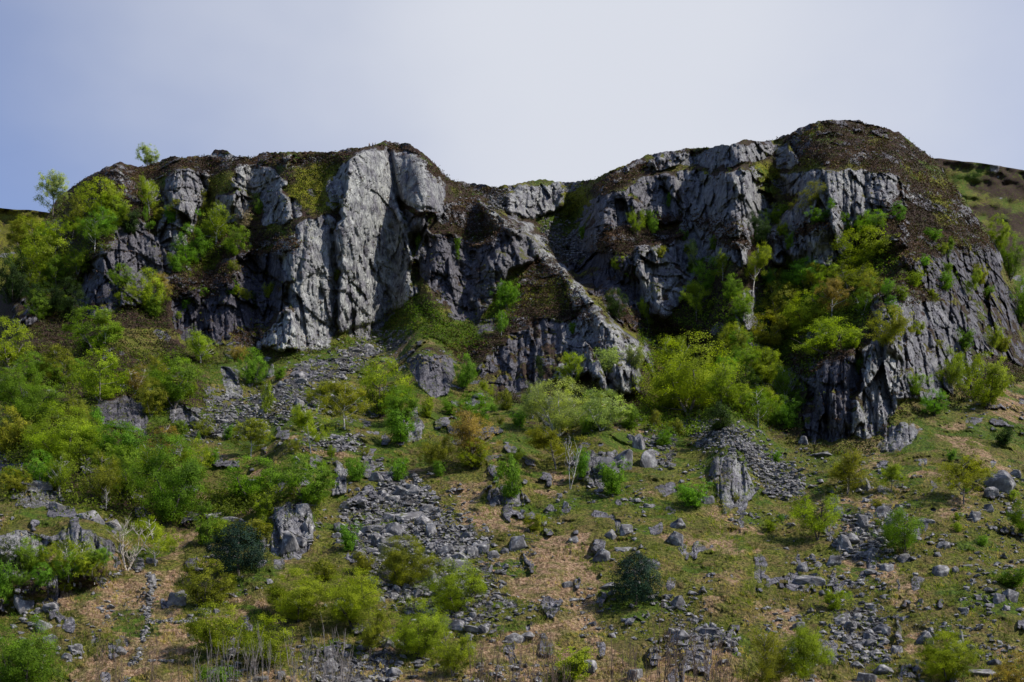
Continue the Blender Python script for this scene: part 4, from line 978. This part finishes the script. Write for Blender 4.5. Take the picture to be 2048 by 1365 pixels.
infill([(330,860),(700,860),(1000,900),(1010,1010),(660,1000),(560,1090),(400,1090),(330,1040)], 22, 'small green bush scattered on the rocky middle slope left of centre', 'bushes on the middle slope left of centre', 18, 40)
infill([(960,800),(1300,800),(1420,860),(1380,960),(1180,900),(1000,960)], 14, 'small green bush on the broken ground below the central buttress', 'bushes below the central buttress', 16, 36)
infill([(1420,900),(1600,880),(2040,820),(2040,1200),(1500,1100)], 14, 'small low bush on the open grassy slope at right', 'low bushes on the right slope', 14, 28)
infill([(220,400),(560,440),(560,640),(320,660),(230,560)], 14, 'small bush clinging to a ledge of the left crag', 'ledge bushes of the left crag', 14, 30)
infill([(1180,400),(1540,400),(1780,400),(1740,520),(1400,560),(1250,640)], 14, 'small bush clinging to a ledge of the right crag', 'ledge bushes of the right crag', 14, 28)
infill([(1800,480),(2000,520),(2030,740),(1820,790),(1760,640)], 14, 'small bush on a ledge of the lower right wall', 'ledge bushes of the lower right wall', 16, 32)

# ------------------------------------------------------------------ boulders and scree
def rock_mesh(seed, fine=True, flat=1.0):
    rs = np.random.RandomState(seed); bm = bmesh.new()
    n = 15 if fine else 9
    for i in range(n):
        p = rs.randn(3); p /= np.linalg.norm(p); p = np.sign(p) * np.abs(p) ** .8; bm.verts.new(tuple(p * rs.uniform(.8, 1.05) * np.array([1, .9, .95 * flat])))
    r = bmesh.ops.convex_hull(bm, input=bm.verts)
    bmesh.ops.delete(bm, geom=[g for g in r['geom_interior'] if isinstance(g, bmesh.types.BMVert)], context='VERTS')
    if fine:
        bmesh.ops.bevel(bm, geom=bm.edges[:], offset=.05, segments=1, affect='EDGES')
        bmesh.ops.triangulate(bm, faces=bm.faces[:]); bmesh.ops.subdivide_edges(bm, edges=bm.edges[:], cuts=2, use_grid_fill=True)
        co_ = np.array([v_.co[:] for v_ in bm.verts]); a = .05 * fbm(co_[:, 0] * 3 + seed, co_[:, 2] * 3 + co_[:, 1] * 2.3, 3, seed) + .04 * (worley(co_[:, 0] * 2 + co_[:, 1], co_[:, 2] * 2, seed)[4] - .5)
        for v_, k_ in zip(bm.verts, a): v_.co *= 1 + k_
    me = bpy.data.meshes.new('boulder'); bm.to_mesh(me); bm.free(); me.materials.append(m_rockm); return me
BP = [rock_mesh(200 + i) for i in range(12)]; SLAB = [rock_mesh(230 + i, True, .8) for i in range(4)]
def rock(px, py, w, h, label, group, name='boulder', mesh=None, tilt=.25, rz=None):
    p, d = at(px, py + h * .30); m = d / F
    o = bpy.data.objects.new(name, mesh or BP[R.randint(len(BP))]); COL.objects.link(o)
    o.location = (p.x, p.y + h * m * .05, p.z + h * m * .03); o.scale = (w * m * .62, (w + h) * m * .30, h * m * .72)
    o.rotation_euler = (R.uniform(-tilt, tilt), R.uniform(-tilt, tilt), R.uniform(-.6, .6) if rz is None else rz)
    tag(o, label, 'boulder', group); return o
BIG = [
 (822,1028,66,30,'broad flat-topped grey slab crowning the lower scree',.1),
 (786,1058,46,44,'large rounded boulder below the flat-topped slab',.2),(758,1072,28,46,'pointed dark boulder left of the large rounded one',.3),(776,1086,50,30,'low grey boulder in front of the pointed dark one',.2),
 (860,1058,28,34,'upright grey block at the right rim of the lower scree',.2),(1032,1086,44,38,'pale boulder on grass right of the scree toe',.2),(1010,1100,20,14,'small pale block touching the boulder right of the toe',.2),
 (984,1108,26,24,'squared block at the end of the scree toe',.2),(942,1098,24,26,'dark block in the line of the scree toe',.2),(914,1110,36,24,'flat-faced block above the bright dense tree',.2),
 (888,1122,32,34,'leaning block above the bright dense tree',.3),(918,1132,54,34,'big pale boulder touching the bright dense tree',.1),(855,1146,36,34,'rounded boulder right of the dark-limbed olive tree',.2),
 (575,1084,42,56,'pale heart-shaped boulder right of the dark holly',.2),(616,1046,26,42,'upright pale boulder above the heart-shaped one',.2),(600,1082,30,26,'tilted boulder right of the heart-shaped one',.4),
 (604,1020,40,34,'grey boulder at the top of the pillar boulders',.3),(1214,938,46,70,'dark leaning block, leftmost of the leaning group',.25),(1243,916,34,62,'dark block leaning to the left in the leaning group',.5),
 (1292,918,36,44,'pale wedge block at the right of the leaning group',.3),(1278,884,22,44,'narrow pale upright block above the wedge',.2),(1262,872,22,26,'small pale block above the leaning group',.2),
 (1356,1046,32,30,'upper block of the stacked dark rocks on the open slope',.3),(1352,1074,40,32,'lower block of the stacked dark rocks on the open slope',.2),(1416,999,26,26,'grey boulder beside the bright low bush',.2),
 (1998,960,54,52,'largest squared dark boulder on the right grassy slope',.1),(2028,946,26,20,'small block behind the largest squared boulder',.2),(1980,982,30,22,'block at the foot of the largest squared boulder',.2),
 (1948,1032,30,26,'pointed pale boulder right of the sparse brown tree',.2),(1884,1140,38,30,'smooth oval boulder tipped on the right slope',.3),(1912,1138,18,16,'small block right of the smooth oval boulder',.2),
 (1620,1156,58,26,'broad low boulder below the right boulder field',.1),(1606,1134,26,28,'knobbly boulder behind the broad low one',.2),(1666,1120,34,24,'dark boulder at the foot of the right boulder field',.2),
 (1700,1076,44,30,'squat dark boulder in the middle of the right boulder field',.2),(1690,1082,26,44,'jutting pale boulder in the right boulder field',.3),(1726,1042,26,34,'upright block high in the right boulder field',.3),
 (1742,1142,34,16,'flat pale boulder below the right boulder field',.1),(1774,1134,28,24,'striped pale boulder below the right boulder field',.2),(1810,1114,30,22,'block under the sparse green tree at right',.2),
 (1024,1272,44,26,'dark flat-fronted boulder near the bottom centre',.1),(1050,1268,40,20,'pale back half beside the dark flat-fronted boulder',.1),(912,1250,36,28,'dark rounded boulder right of the tall bright tree',.2),
 (950,1252,40,22,'rough lichen-covered boulder near the bottom centre',.2),(936,1272,22,18,'pale small boulder below the rough one',.2),(1206,1108,34,30,'pale boulder on the slope above the lone holly',.2),
 (1192,1098,20,22,'dark block left of the pale boulder above the holly',.2),(1248,1096,40,14,'long flat stone above the lone holly',.1),(1216,1168,36,18,'dark flat boulder left of the lone holly',.1),
 (1134,1168,22,18,'small stacked stone on the tan grass',.2),(1148,1078,22,20,'pale boulder on the mid slope, left of the stone cluster',.2),(1250,1058,36,26,'dark block on top of the mid slope stone cluster',.2),
 (1224,1066,30,24,'pale block of the mid slope stone cluster',.2),(1130,1010,16,18,'small upright stone on the green patch',.2),(1098,1016,20,20,'dark stone left of the green patch',.2),
 (1356,1202,26,34,'grey boulder right of the lone holly',.3),(1362,1270,40,32,'large rough boulder at bottom right of centre',.2),(1418,1262,40,26,'rough boulder right of the large rough one',.2),(1462,1282,26,18,'low stone left of the bottom birch pair',.1),
 (1740,1270,28,30,'pointed grey boulder in the bottom right boulders',.3),(1766,1256,40,24,'broad boulder behind the pointed bottom right one',.2),(1792,1300,30,24,'rounded boulder at bottom right, left of the round tree',.2),
 (1764,1338,40,28,'dark boulder at the bottom edge right of the birch pair',.2),(1732,1352,36,32,'black-sided boulder at the bottom edge',.1),(1664,1318,16,30,'small upright boulder right of the birch pair',.2),
 (1598,1250,24,22,'pale boulder above the birch pair',.2),(1850,1274,34,36,'ribbed boulder above the round bottom right tree',.3),(1924,1270,10,36,'thin upright standing stone above the round tree',.1),
 (2020,1188,30,32,'dark boulder under the low bush at right',.2),(1996,1196,30,24,'dark block left of the boulder under the low bush',.2),(1926,1218,20,18,'rounded lone boulder on the right grass',.2),(2012,1216,22,14,'pale lone stone on the right grass',.2),
 (1970,1340,56,24,'broad low dark boulder at the bottom right corner',.1),(1990,1322,30,18,'block behind the broad low corner boulder',.2),(408,1222,28,22,'pale split boulder below the olive tree at left',.2),
 (354,1196,44,40,'dark boulder pile top right of the ruined wall',.2),(362,1186,24,18,'rounded dark boulder on the pile by the ruined wall',.2),(304,1118,26,24,'grey block at the top of the ruined wall',.2),(304,1156,18,26,'grey post-like rock on the ruined wall line',.1),
 (100,1212,28,18,'grey boulder on the grass at lower left',.2),(86,1250,40,28,'dark boulder cluster head at lower left',.2),(98,1274,28,28,'dark boulder below the lower left cluster',.2),(150,1294,26,26,'dark leafy boulder on bracken at lower left',.2),
 (134,1312,24,22,'dark boulder at the lower left beside the corner tree',.2),(240,1300,22,24,'lone grey boulder on the red-brown bracken',.2),(48,1190,36,50,'gnarled dark stump-like rock at lower left',.3),(456,1190,20,14,'dark stone under the holly',.2),
 (790,1340,38,28,'grey boulder at the bottom edge left of centre',.2),(660,1300,30,26,'grey boulder amid the pale saplings',.2),(655,1330,34,40,'upright boulder amid the pale saplings',.2),(524,1352,30,16,'mossy flat stone at the bottom edge',.1),(562,1350,22,22,'small mossy stone at the bottom edge',.2),
 (776,1284,26,26,'pale squared boulder left of the tall bright tree',.2),(1176,1330,34,36,'pale boulder beneath the bright bottom bush',.2),(1270,1345,30,40,'grey boulder at the bottom edge right of centre',.3),
 (540,742,14,42,'narrow pale standing rock under the main wall',.1),(536,718,16,14,'pale round block on top of the narrow standing rock',.1),(520,690,18,20,'pale block at the foot of the main wall',.2),(612,730,16,14,'pale block on the grass below the main wall',.2),
 (708,698,32,14,'flat grey slab where the scree begins',.1),(598,805,20,26,'pale upright block in the upper scree',.3),(445,838,36,18,'flat pale block at the lower left of the upper scree',.1),(390,842,22,22,'pale square block left of the upper scree',.1),
 (1852,1040,34,16,'flat dark boulder above the right boulders',.1),(1976,1016,24,22,'small pointed boulder below the squared one',.2),(1886,1088,30,18,'long flat boulder on the right slope',.1),(1830,1076,26,22,'dark boulder on the right slope beside the sparse tree',.2),
 (690,1010,24,20,'grey boulder left of the lower scree',.2),(734,1056,26,22,'squat boulder on the left rim of the lower scree',.2),(672,1070,20,18,'small boulder left of the bright bush in the scree',.2),
 (72,965,60,26,'dark flat-topped rock above the grassy knoll',.1),(118,1010,40,34,'pale lichen-covered block above the grassy knoll',.2),(180,1030,50,30,'grey boulder right of the grassy knoll top',.2),(222,1046,34,24,'pale boulder right end of the knoll stones',.2),
 (430,1028,42,18,'flat pale boulder above the holly',.1),(460,1036,36,16,'second flat pale boulder above the holly, at right',.1),(1606,880,20,24,'dark block at the foot of the streaked wall',.2),(1640,906,50,16,'flat-topped mossy stones below the streaked wall',.1),
 (1520,930,18,14,'pale stone in the narrow scree',.1),(1300,1010,26,12,'flat pale stone left of the bright low bush',.1),(1662,1000,30,24,'dark boulder under the grey-olive birch',.2),(1728,968,22,34,'pale upright boulder behind the grey-olive birch',.2),
]
for x, y, w, h, lab, tl in BIG: rock(x, y, w, h, lab, 'boulders on the slope', tilt=tl, mesh=SLAB[R.randint(4)] if w > 1.8 * h else None)
FIELDS = [ (SCREE[0], 34, 'grey angular block lying in the upper scree below the main wall', 'blocks in the upper scree', 10, 24, 3400),
 (SCREE[1], 8, 'grey block in the small scree patch right of the tall birch', 'blocks in the small scree patch', 9, 16, 500),
 (SCREE[2], 60, 'grey angular block lying in the wide lower scree', 'blocks in the lower scree', 13, 36, 2600),
 (SCREE[3], 16, 'grey block in the narrow scree stripe above the pyramid outcrop', 'blocks in the narrow scree stripe', 8, 15, 2600),
 (SCREE[4], 26, 'dark angular block in the right hand boulder field', 'blocks in the right boulder field', 14, 34, 620),
 (SCREE[5], 20, 'grey block in the boulder strip at bottom right', 'blocks in the bottom right boulder strip', 14, 32, 450),
 (SCREE[6], 24, 'grey block between the yellow-green trees at lower centre', 'blocks among the lower trees', 12, 26, 900),
 (SCREE[7], 12, 'grey block in the bottom edge stones left of centre', 'blocks along the bottom edge', 12, 26, 400),
 (SCREE[8], 10, 'rough grey block in the stone group right of bottom centre', 'blocks right of bottom centre', 10, 20, 160),
 (SCREE[9], 0, '', '', 8, 14, 900), (SCREE[10], 0, '', '', 8, 10, 500), (SCREE[11], 8, 'pale block beside the leaning blocks', 'blocks beside the leaning group', 9, 18, 260) ]
VS, FS = [], []; small = []
for i in range(6):
    me = rock_mesh(300 + i, False, .8); small.append((np.array([v_.co[:] for v_ in me.vertices]), [tuple(p.vertices) for p in me.polygons])); bpy.data.meshes.remove(me)
class Heap:
    def __init__(s): s.V = []; s.F = []; s.n = 0
    def add(s, px, py, w, h, rs):
        p, d = at(px, py); m = d / F; v_, f_ = small[rs.randint(6)]
        a, b = rs.uniform(0, 6.28), rs.uniform(-.6, .6); ca, sa, cb, sb = math.cos(a), math.sin(a), math.cos(b), math.sin(b)
        q = v_ * np.array([w, (w + h) * .5, h]) * m * .55; q = q @ np.array([[ca, sa, 0], [-sa, ca, 0], [0, 0, 1]]) @ np.array([[1, 0, 0], [0, cb, sb], [0, -sb, cb]])
        s.V.append(q + np.array(p) + np.array([0, 0, h * m * .2])); s.F += [tuple(i_ + s.n for i_ in t) for t in f_]; s.n += len(v_)
    def build(s, name):
        me = bpy.data.meshes.new(name); me.from_pydata(np.vstack(s.V).tolist(), [], s.F); me.update(); o = link(name, me, mat=m_rockm); o['kind'] = 'stuff'; return o
hp = Heap(); rs = np.random.RandomState(5)
def inside(P, rs):
    P_ = np.array(P, float)
    while True:
        x = rs.uniform(P_[:, 0].min(), P_[:, 0].max()); y = rs.uniform(P_[:, 1].min(), P_[:, 1].max())
        if inpoly(P, np.array([x + rs.randn() * 20]), np.array([y + rs.randn() * 13]))[0]: return x, y
for P, n, lab, grp, s0, s1, ns in FIELDS:
    for i in range(n):
        x, y = inside(P, rs); w = s0 + (s1 - s0) * rs.rand() ** 2; rock(x, y, w * rs.uniform(.9, 1.3), w * rs.uniform(.55, .95), lab, grp, tilt=.5)
    for i in range(ns):
        x, y = inside(P, rs); pers = .55 + .6 * smooth(650, 1300, y); w = (3.6 + 15 * rs.rand() ** 4.0) * pers; hp.add(x, y, w * rs.uniform(.9, 1.5), w * rs.uniform(.5, .9), rs)
hp.build('scree')
hp = Heap(); k = 0
while k < 8500:      # loose stones all over the open slope, in drifts
    x = rs.uniform(-200, 2250); y = rs.uniform(700, 1420)
    if y < np.interp(x, ft[:, 0], ft[:, 1]) + 15: continue
    if float(fbm(np.array([x / 70.]), np.array([y / 45.]), 3, 501)[0]) + (.10 if x > 1250 else -.06) < rs.uniform(-.05, .45): continue
    pers = .6 + .55 * smooth(700, 1300, y); w = (3.0 + 15 * rs.rand() ** 4) * pers; hp.add(x, y, w * rs.uniform(.9, 1.5), w * rs.uniform(.5, .9), rs); k += 1
k = 0
while k < 1400:      # and small ones poking out of the heather
    x = rs.uniform(150, 2000); f_ = np.interp(x, ft[:, 0], ft[:, 1]); s0 = np.interp(x, cpx, csky); y = rs.uniform(s0 + 3, f_)
    if samp(m_heath, np.array([x]), np.array([y]))[0] < .3 or float(fbm(np.array([x / 40.]), np.array([y / 25.]), 3, 521)[0]) < rs.uniform(-.1, .35): continue
    w = 2.5 + 6 * rs.rand() ** 3; hp.add(x, y, w * 1.3, w * .8, rs); k += 1
hp.build('loose_stones')

# ------------------------------------------------------------------ ruined dry stone wall down the bracken
def wall(path, n, label, group=None, wd=9, ht=9):
    H_ = Heap(); P = np.array(path, float); seg = np.hypot(*np.diff(P, axis=0).T); cs = np.concatenate([[0], np.cumsum(seg)])
    for i in range(n):
        t = rs.uniform(0, cs[-1]); x = np.interp(t, cs, P[:, 0]) + rs.randn() * wd * .30 * (1 + (rs.rand() < .2) * 1.5) + 7 * float(fbm(np.array([t / 25.]), np.array([0.]), 2, 903)[0]); y = np.interp(t, cs, P[:, 1]) - rs.rand() * ht * .6
        if float(vnoise(np.array([t / 18.]), np.array([7.]), 907)[0]) < .16: continue
        w_ = 3.5 + 9 * rs.rand() ** 2; H_.add(x, y, w_, w_ * rs.uniform(.5, .9), rs)
    me = bpy.data.meshes.new('dry_stone_wall'); me.from_pydata(np.vstack(H_.V).tolist(), [], H_.F); me.update(); o = link('dry_stone_wall', me, mat=m_rockm); tag(o, label, 'wall', group)
wall([(302,1150),(300,1215),(294,1260),(280,1310),(262,1350),(248,1380)], 620, 'ruined dry stone wall running down through the red-brown bracken', None, 9, 12)
wall([(298,1250),(330,1246),(360,1248),(392,1244)], 120, 'short collapsed wall branching right from the ruined wall', None, 5, 10)
wall([(300,1324),(350,1326)], 40, 'low line of wall stones at bottom left below the short wall', None, 5, 5)

# ------------------------------------------------------------------ undergrowth, tussocks
def leafmass(name, polys, n, size, colr, hgt, mat):
    pts = []; 
    for P, w_ in polys:
        for i in range(int(n * w_)):
            x, y = inside(P, rs)
            if samp(m_rock, np.array([x]), np.array([y]))[0] > .4: continue
            p, d = at(x, y); pts.append((p.x, p.y - rs.rand() * .3, p.z + rs.rand() * hgt, p.z))
    c0 = np.array([q[:3] for q in pts]); kk = 14
    P_ = np.repeat(c0, kk, 0) + rs.randn(len(c0) * kk, 3) * np.array([.55, .5, .35])
    me = leaves(P_, np.repeat(rs.rand(len(c0)), kk), size, P_ - np.array([0, 0, .3]), .3, .6, rs); me.name = name
    o = link(name, me, mat=mat); o.color = (*colr, 1); o['kind'] = 'stuff'; return o
UG_L = [([(0,700),(300,700),(430,700),(430,800),(340,900),(420,1000),(400,1060),(240,1030),(0,1000)], 1.0), ([(80,440),(240,420),(330,540),(300,620),(60,640),(40,560)], .45), ([(330,420),(490,500),(430,560),(330,540)], .15), ([(420,980),(650,1000),(640,1030),(430,1040)], .12)]
UG_R = [([(1220,560),(1290,640),(1420,600),(1540,560),(1700,540),(1760,600),(1720,680),(1620,740),(1580,850),(1480,850),(1420,830),(1300,740),(1240,680)], 1.0), ([(1640,560),(1760,460),(1800,520),(1740,600)], .15), ([(1280,780),(1420,840),(1400,880),(1260,870)], .15), ([(1860,480),(1960,560),(1960,620),(1900,590)], .06)]
leafmass('undergrowth', UG_L, 2600, .42, (.10, .13, .016), 1.5, m_leaf)
leafmass('undergrowth', UG_R, 2600, .42, (.10, .15, .016), 1.4, m_leaf)
leafmass('gully_ferns', [([(800,600),(850,590),(900,640),(960,650),(980,690),(900,700),(830,660),(780,670)], .5), ([(980,580),(1040,560),(1030,600),(1000,640),(960,660),(960,640)], .4)], 900, .35, (.085, .15, .012), .5, m_leaf)
def tufts(name, n, test, colr, hgt, wid, mat):
    V = []; k = 0
    xs = rs.uniform(-250, 2300, n * 3); ys = rs.uniform(690, 1470, n * 3); fy = np.interp(xs, ft[:, 0], ft[:, 1]); ok = (ys > fy + 5) & test(xs, ys); xs = xs[ok][:n]; ys = ys[ok][:n]
    C0 = []
    for x, y in zip(xs, ys):
        p, d = at(x, y); C0.append(p[:])
    C0 = np.array(C0); kb = 7; B0 = np.repeat(C0, kb, 0) + rs.randn(len(C0) * kb, 3) * np.array([.16, .16, .02])
    a = rs.uniform(0, 6.28, len(B0)); dirv = np.stack([np.cos(a), np.sin(a)], 1); L_ = hgt * rs.uniform(.5, 1.3, len(B0)); le = rs.uniform(.3, 1.1, len(B0))
    side = np.stack([-dirv[:, 1], dirv[:, 0], 0 * a], 1) * wid * .5; out = np.concatenate([dirv * (L_ * le)[:, None], (L_ * .8)[:, None]], 1)
    co_ = np.stack([B0 - side - np.array([0, 0, .1]), B0 + side - np.array([0, 0, .1]), B0 + out + side * .3, B0 + out - side * .3], 1).reshape(-1, 3); m_ = len(B0)
    me = bpy.data.meshes.new(name); me.vertices.add(4 * m_); me.vertices.foreach_set('co', co_.astype(np.float32).ravel()); me.loops.add(4 * m_); me.loops.foreach_set('vertex_index', np.arange(4 * m_, dtype=np.int32))
    me.polygons.add(m_); me.polygons.foreach_set('loop_start', np.arange(0, 4 * m_, 4, dtype=np.int32)); me.polygons.foreach_set('loop_total', np.full(m_, 4, np.int32)); me.update(calc_edges=True)
    at_ = me.attributes.new('leafvar', 'FLOAT_COLOR', 'POINT'); vv_ = np.repeat(np.repeat(np.clip(.45 + 1.2 * fbm(xs / 55., ys / 26., 4, 717) + .16 * rs.randn(len(C0)), 0, 1), kb), 4); at_.data.foreach_set('color', np.stack([vv_, vv_, vv_, vv_ * 0 + 1], -1).astype(np.float32).ravel())
    o = link(name, me, mat=mat); o.color = (*colr, 1); o['kind'] = 'stuff'
def clumps(name, n, mask, thr, colr, size, kk, hgt, foot=True):
    C0 = []
    while len(C0) < n:
        xs = rs.uniform(60, 2060, 4000); s0 = np.interp(xs, cpx, csky); f_ = np.interp(xs, ft[:, 0], ft[:, 1]) + 20; ys = s0 + 4 + (f_ - s0) * rs.rand(4000)
        ok = mask(xs, ys) > thr + .25 * rs.randn(4000)
        for x, y in zip(xs[ok], ys[ok]): C0.append((*at(x, y)[0][:], x, y))
    C0 = np.array(C0[:n]); lv = np.clip(.45 + 1.1 * fbm(C0[:, 3] / 34., C0[:, 4] / 17., 4, 707) + .16 * rs.randn(n), 0, 1); C0 = C0[:, :3]; P_ = np.repeat(C0, kk, 0) + rs.randn(n * kk, 3) * np.array([.50, .45, .10]) + np.array([0, -.1, hgt])
    me = leaves(P_, np.repeat(lv, kk), size, P_ - np.array([0, 0, .3]), .2, .7, rs); me.name = name
    o = link(name, me, mat=m_holly); o.color = (*colr, 1); o['kind'] = 'stuff'
wh = lambda xs, ys: samp(m_heath, xs, ys); wm = lambda xs, ys: np.maximum(samp(m_moss, xs, ys), samp(m_green, xs, ys) * .8)
anyv = lambda xs, ys: np.clip(1 - samp(m_rock, xs, ys), 0, 1) * .9
clumps('heather', 15000, wh, .5, (.075, .045, .034), .42, 9, .22)
clumps('heather', 9000, anyv, .7, (.060, .050, .022), .42, 9, .22)
clumps('bilberry', 5000, wm, .5, (.13, .15, .014), .34, 9, .16)
clumps('bilberry', 4000, anyv, .7, (.055, .085, .014), .40, 9, .25)
sb = lambda xs, ys: samp(m_brack, xs, ys)
tufts('grass_tussocks', 15000, lambda xs, ys: (sb(xs, ys) < .4) & (fbm(xs / 40., ys / 25., 3, 601) > -.2), (.125, .150, .022), .42, .09, m_leaf)
tufts('dry_grass', 9000, lambda xs, ys: (sb(xs, ys) > .3) | (fbm(xs / 50., ys / 30., 3, 611) > .30), (.30, .235, .12), .42, .09, m_leaf)

# ------------------------------------------------------------------ two climbers on the top of the main crag
def person(px, py, hpx, shirt, trousers, label, face):
    p, d = at(px, py); k = hpx * d / F / 1.75
    J = {'pelvis': (0,0,.95), 'belly': (0,0,1.10), 'chest': (0,0,1.32), 'neck': (0,.0,1.50), 'head': (0,-.01,1.62), 'crownp': (0,-.01,1.70),
         'shl': (-.18,0,1.42), 'ell': (-.27,.02,1.14), 'hal': (-.24,-.12,.92), 'shr': (.18,0,1.42), 'elr': (.28,.02,1.15), 'har': (.20,-.16,1.0),
         'hil': (-.10,0,.90), 'knl': (-.13,-.06,.50), 'anl': (-.14,.02,.08), 'tol': (-.15,-.16,.03), 'hir': (.10,0,.90), 'knr': (.15,-.02,.50), 'anr': (.17,.04,.08), 'tor': (.19,-.13,.03)}
    RAD = {'pelvis': .14, 'belly': .13, 'chest': .15, 'neck': .055, 'head': .10, 'crownp': .085, 'shl': .065, 'ell': .045, 'hal': .035, 'shr': .065, 'elr': .045, 'har': .035, 'hil': .095, 'knl': .062, 'anl': .042, 'tol': .035, 'hir': .095, 'knr': .062, 'anr': .042, 'tor': .035}
    def skin(names, edges, nm, grow=1.0, parent=None, mat=m_cloth, colr=(.5,.5,.5)):
        me = bpy.data.meshes.new(nm); me.from_pydata([J[n] for n in names], [(names.index(a), names.index(b)) for a, b in edges], []); me.update()
        o = bpy.data.objects.new(nm, me); COL.objects.link(o); sk_ = o.modifiers.new('skin', 'SKIN'); sk_.use_smooth_shade = True
        for i, n in enumerate(names): me.skin_vertices[0].data[i].radius = (RAD[n] * grow, RAD[n] * grow * (.75 if n in ('chest', 'belly', 'pelvis') else 1))
        me.skin_vertices[0].data[0].use_root = True; o.modifiers.new('sub', 'SUBSURF').levels = 1; o.modifiers['sub'].render_levels = 2
        dg = bpy.context.evaluated_depsgraph_get(); m2 = bpy.data.meshes.new_from_object(o.evaluated_get(dg)); o.modifiers.clear(); o.data = m2
        m2.materials.clear(); m2.materials.append(mat); o.color = (*colr, 1)
        if parent: o.parent = parent
        return o
    allE = [('pelvis','belly'),('belly','chest'),('chest','neck'),('neck','head'),('head','crownp'),('chest','shl'),('shl','ell'),('ell','hal'),('chest','shr'),('shr','elr'),('elr','har'),('pelvis','hil'),('hil','knl'),('knl','anl'),('anl','tol'),('pelvis','hir'),('hir','knr'),('knr','anr'),('anr','tor')]
    body = skin(list(J), allE, 'person', 1, None, m_cloth, (.42,.27,.19))
    skin(['chest','belly','pelvis','shl','ell','shr','elr'], [('pelvis','belly'),('belly','chest'),('chest','shl'),('shl','ell'),('chest','shr'),('shr','elr')], 'jacket', 1.13, body, m_cloth, shirt)
    skin(['pelvis','hil','knl','anl','hir','knr','anr'], [('pelvis','hil'),('hil','knl'),('knl','anl'),('pelvis','hir'),('hir','knr'),('knr','anr')], 'trousers', 1.14, body, m_cloth, trousers)
    J['hr0'] = (0,.02,1.68); J['hr1'] = (0,.03,1.60); RAD['hr0'] = .105; RAD['hr1'] = .095
    skin(['hr0','hr1'], [('hr0','hr1')], 'hair', 1, body, m_cloth, (.04,.025,.018))
    body.location = (p.x, p.y - .3, p.z); body.rotation_euler = (0, 0, face); body.scale = (k, k, k)
    tag(body, label, 'person', 'climbers on the crag top')
person(739, 298, 11, (.03,.03,.035), (.05,.05,.06), 'person in dark clothes standing on the top of the main crag', .9)
person(746, 298, 12, (.75,.74,.75), (.04,.04,.06), 'person in a white top on the edge of the main crag', -.4)
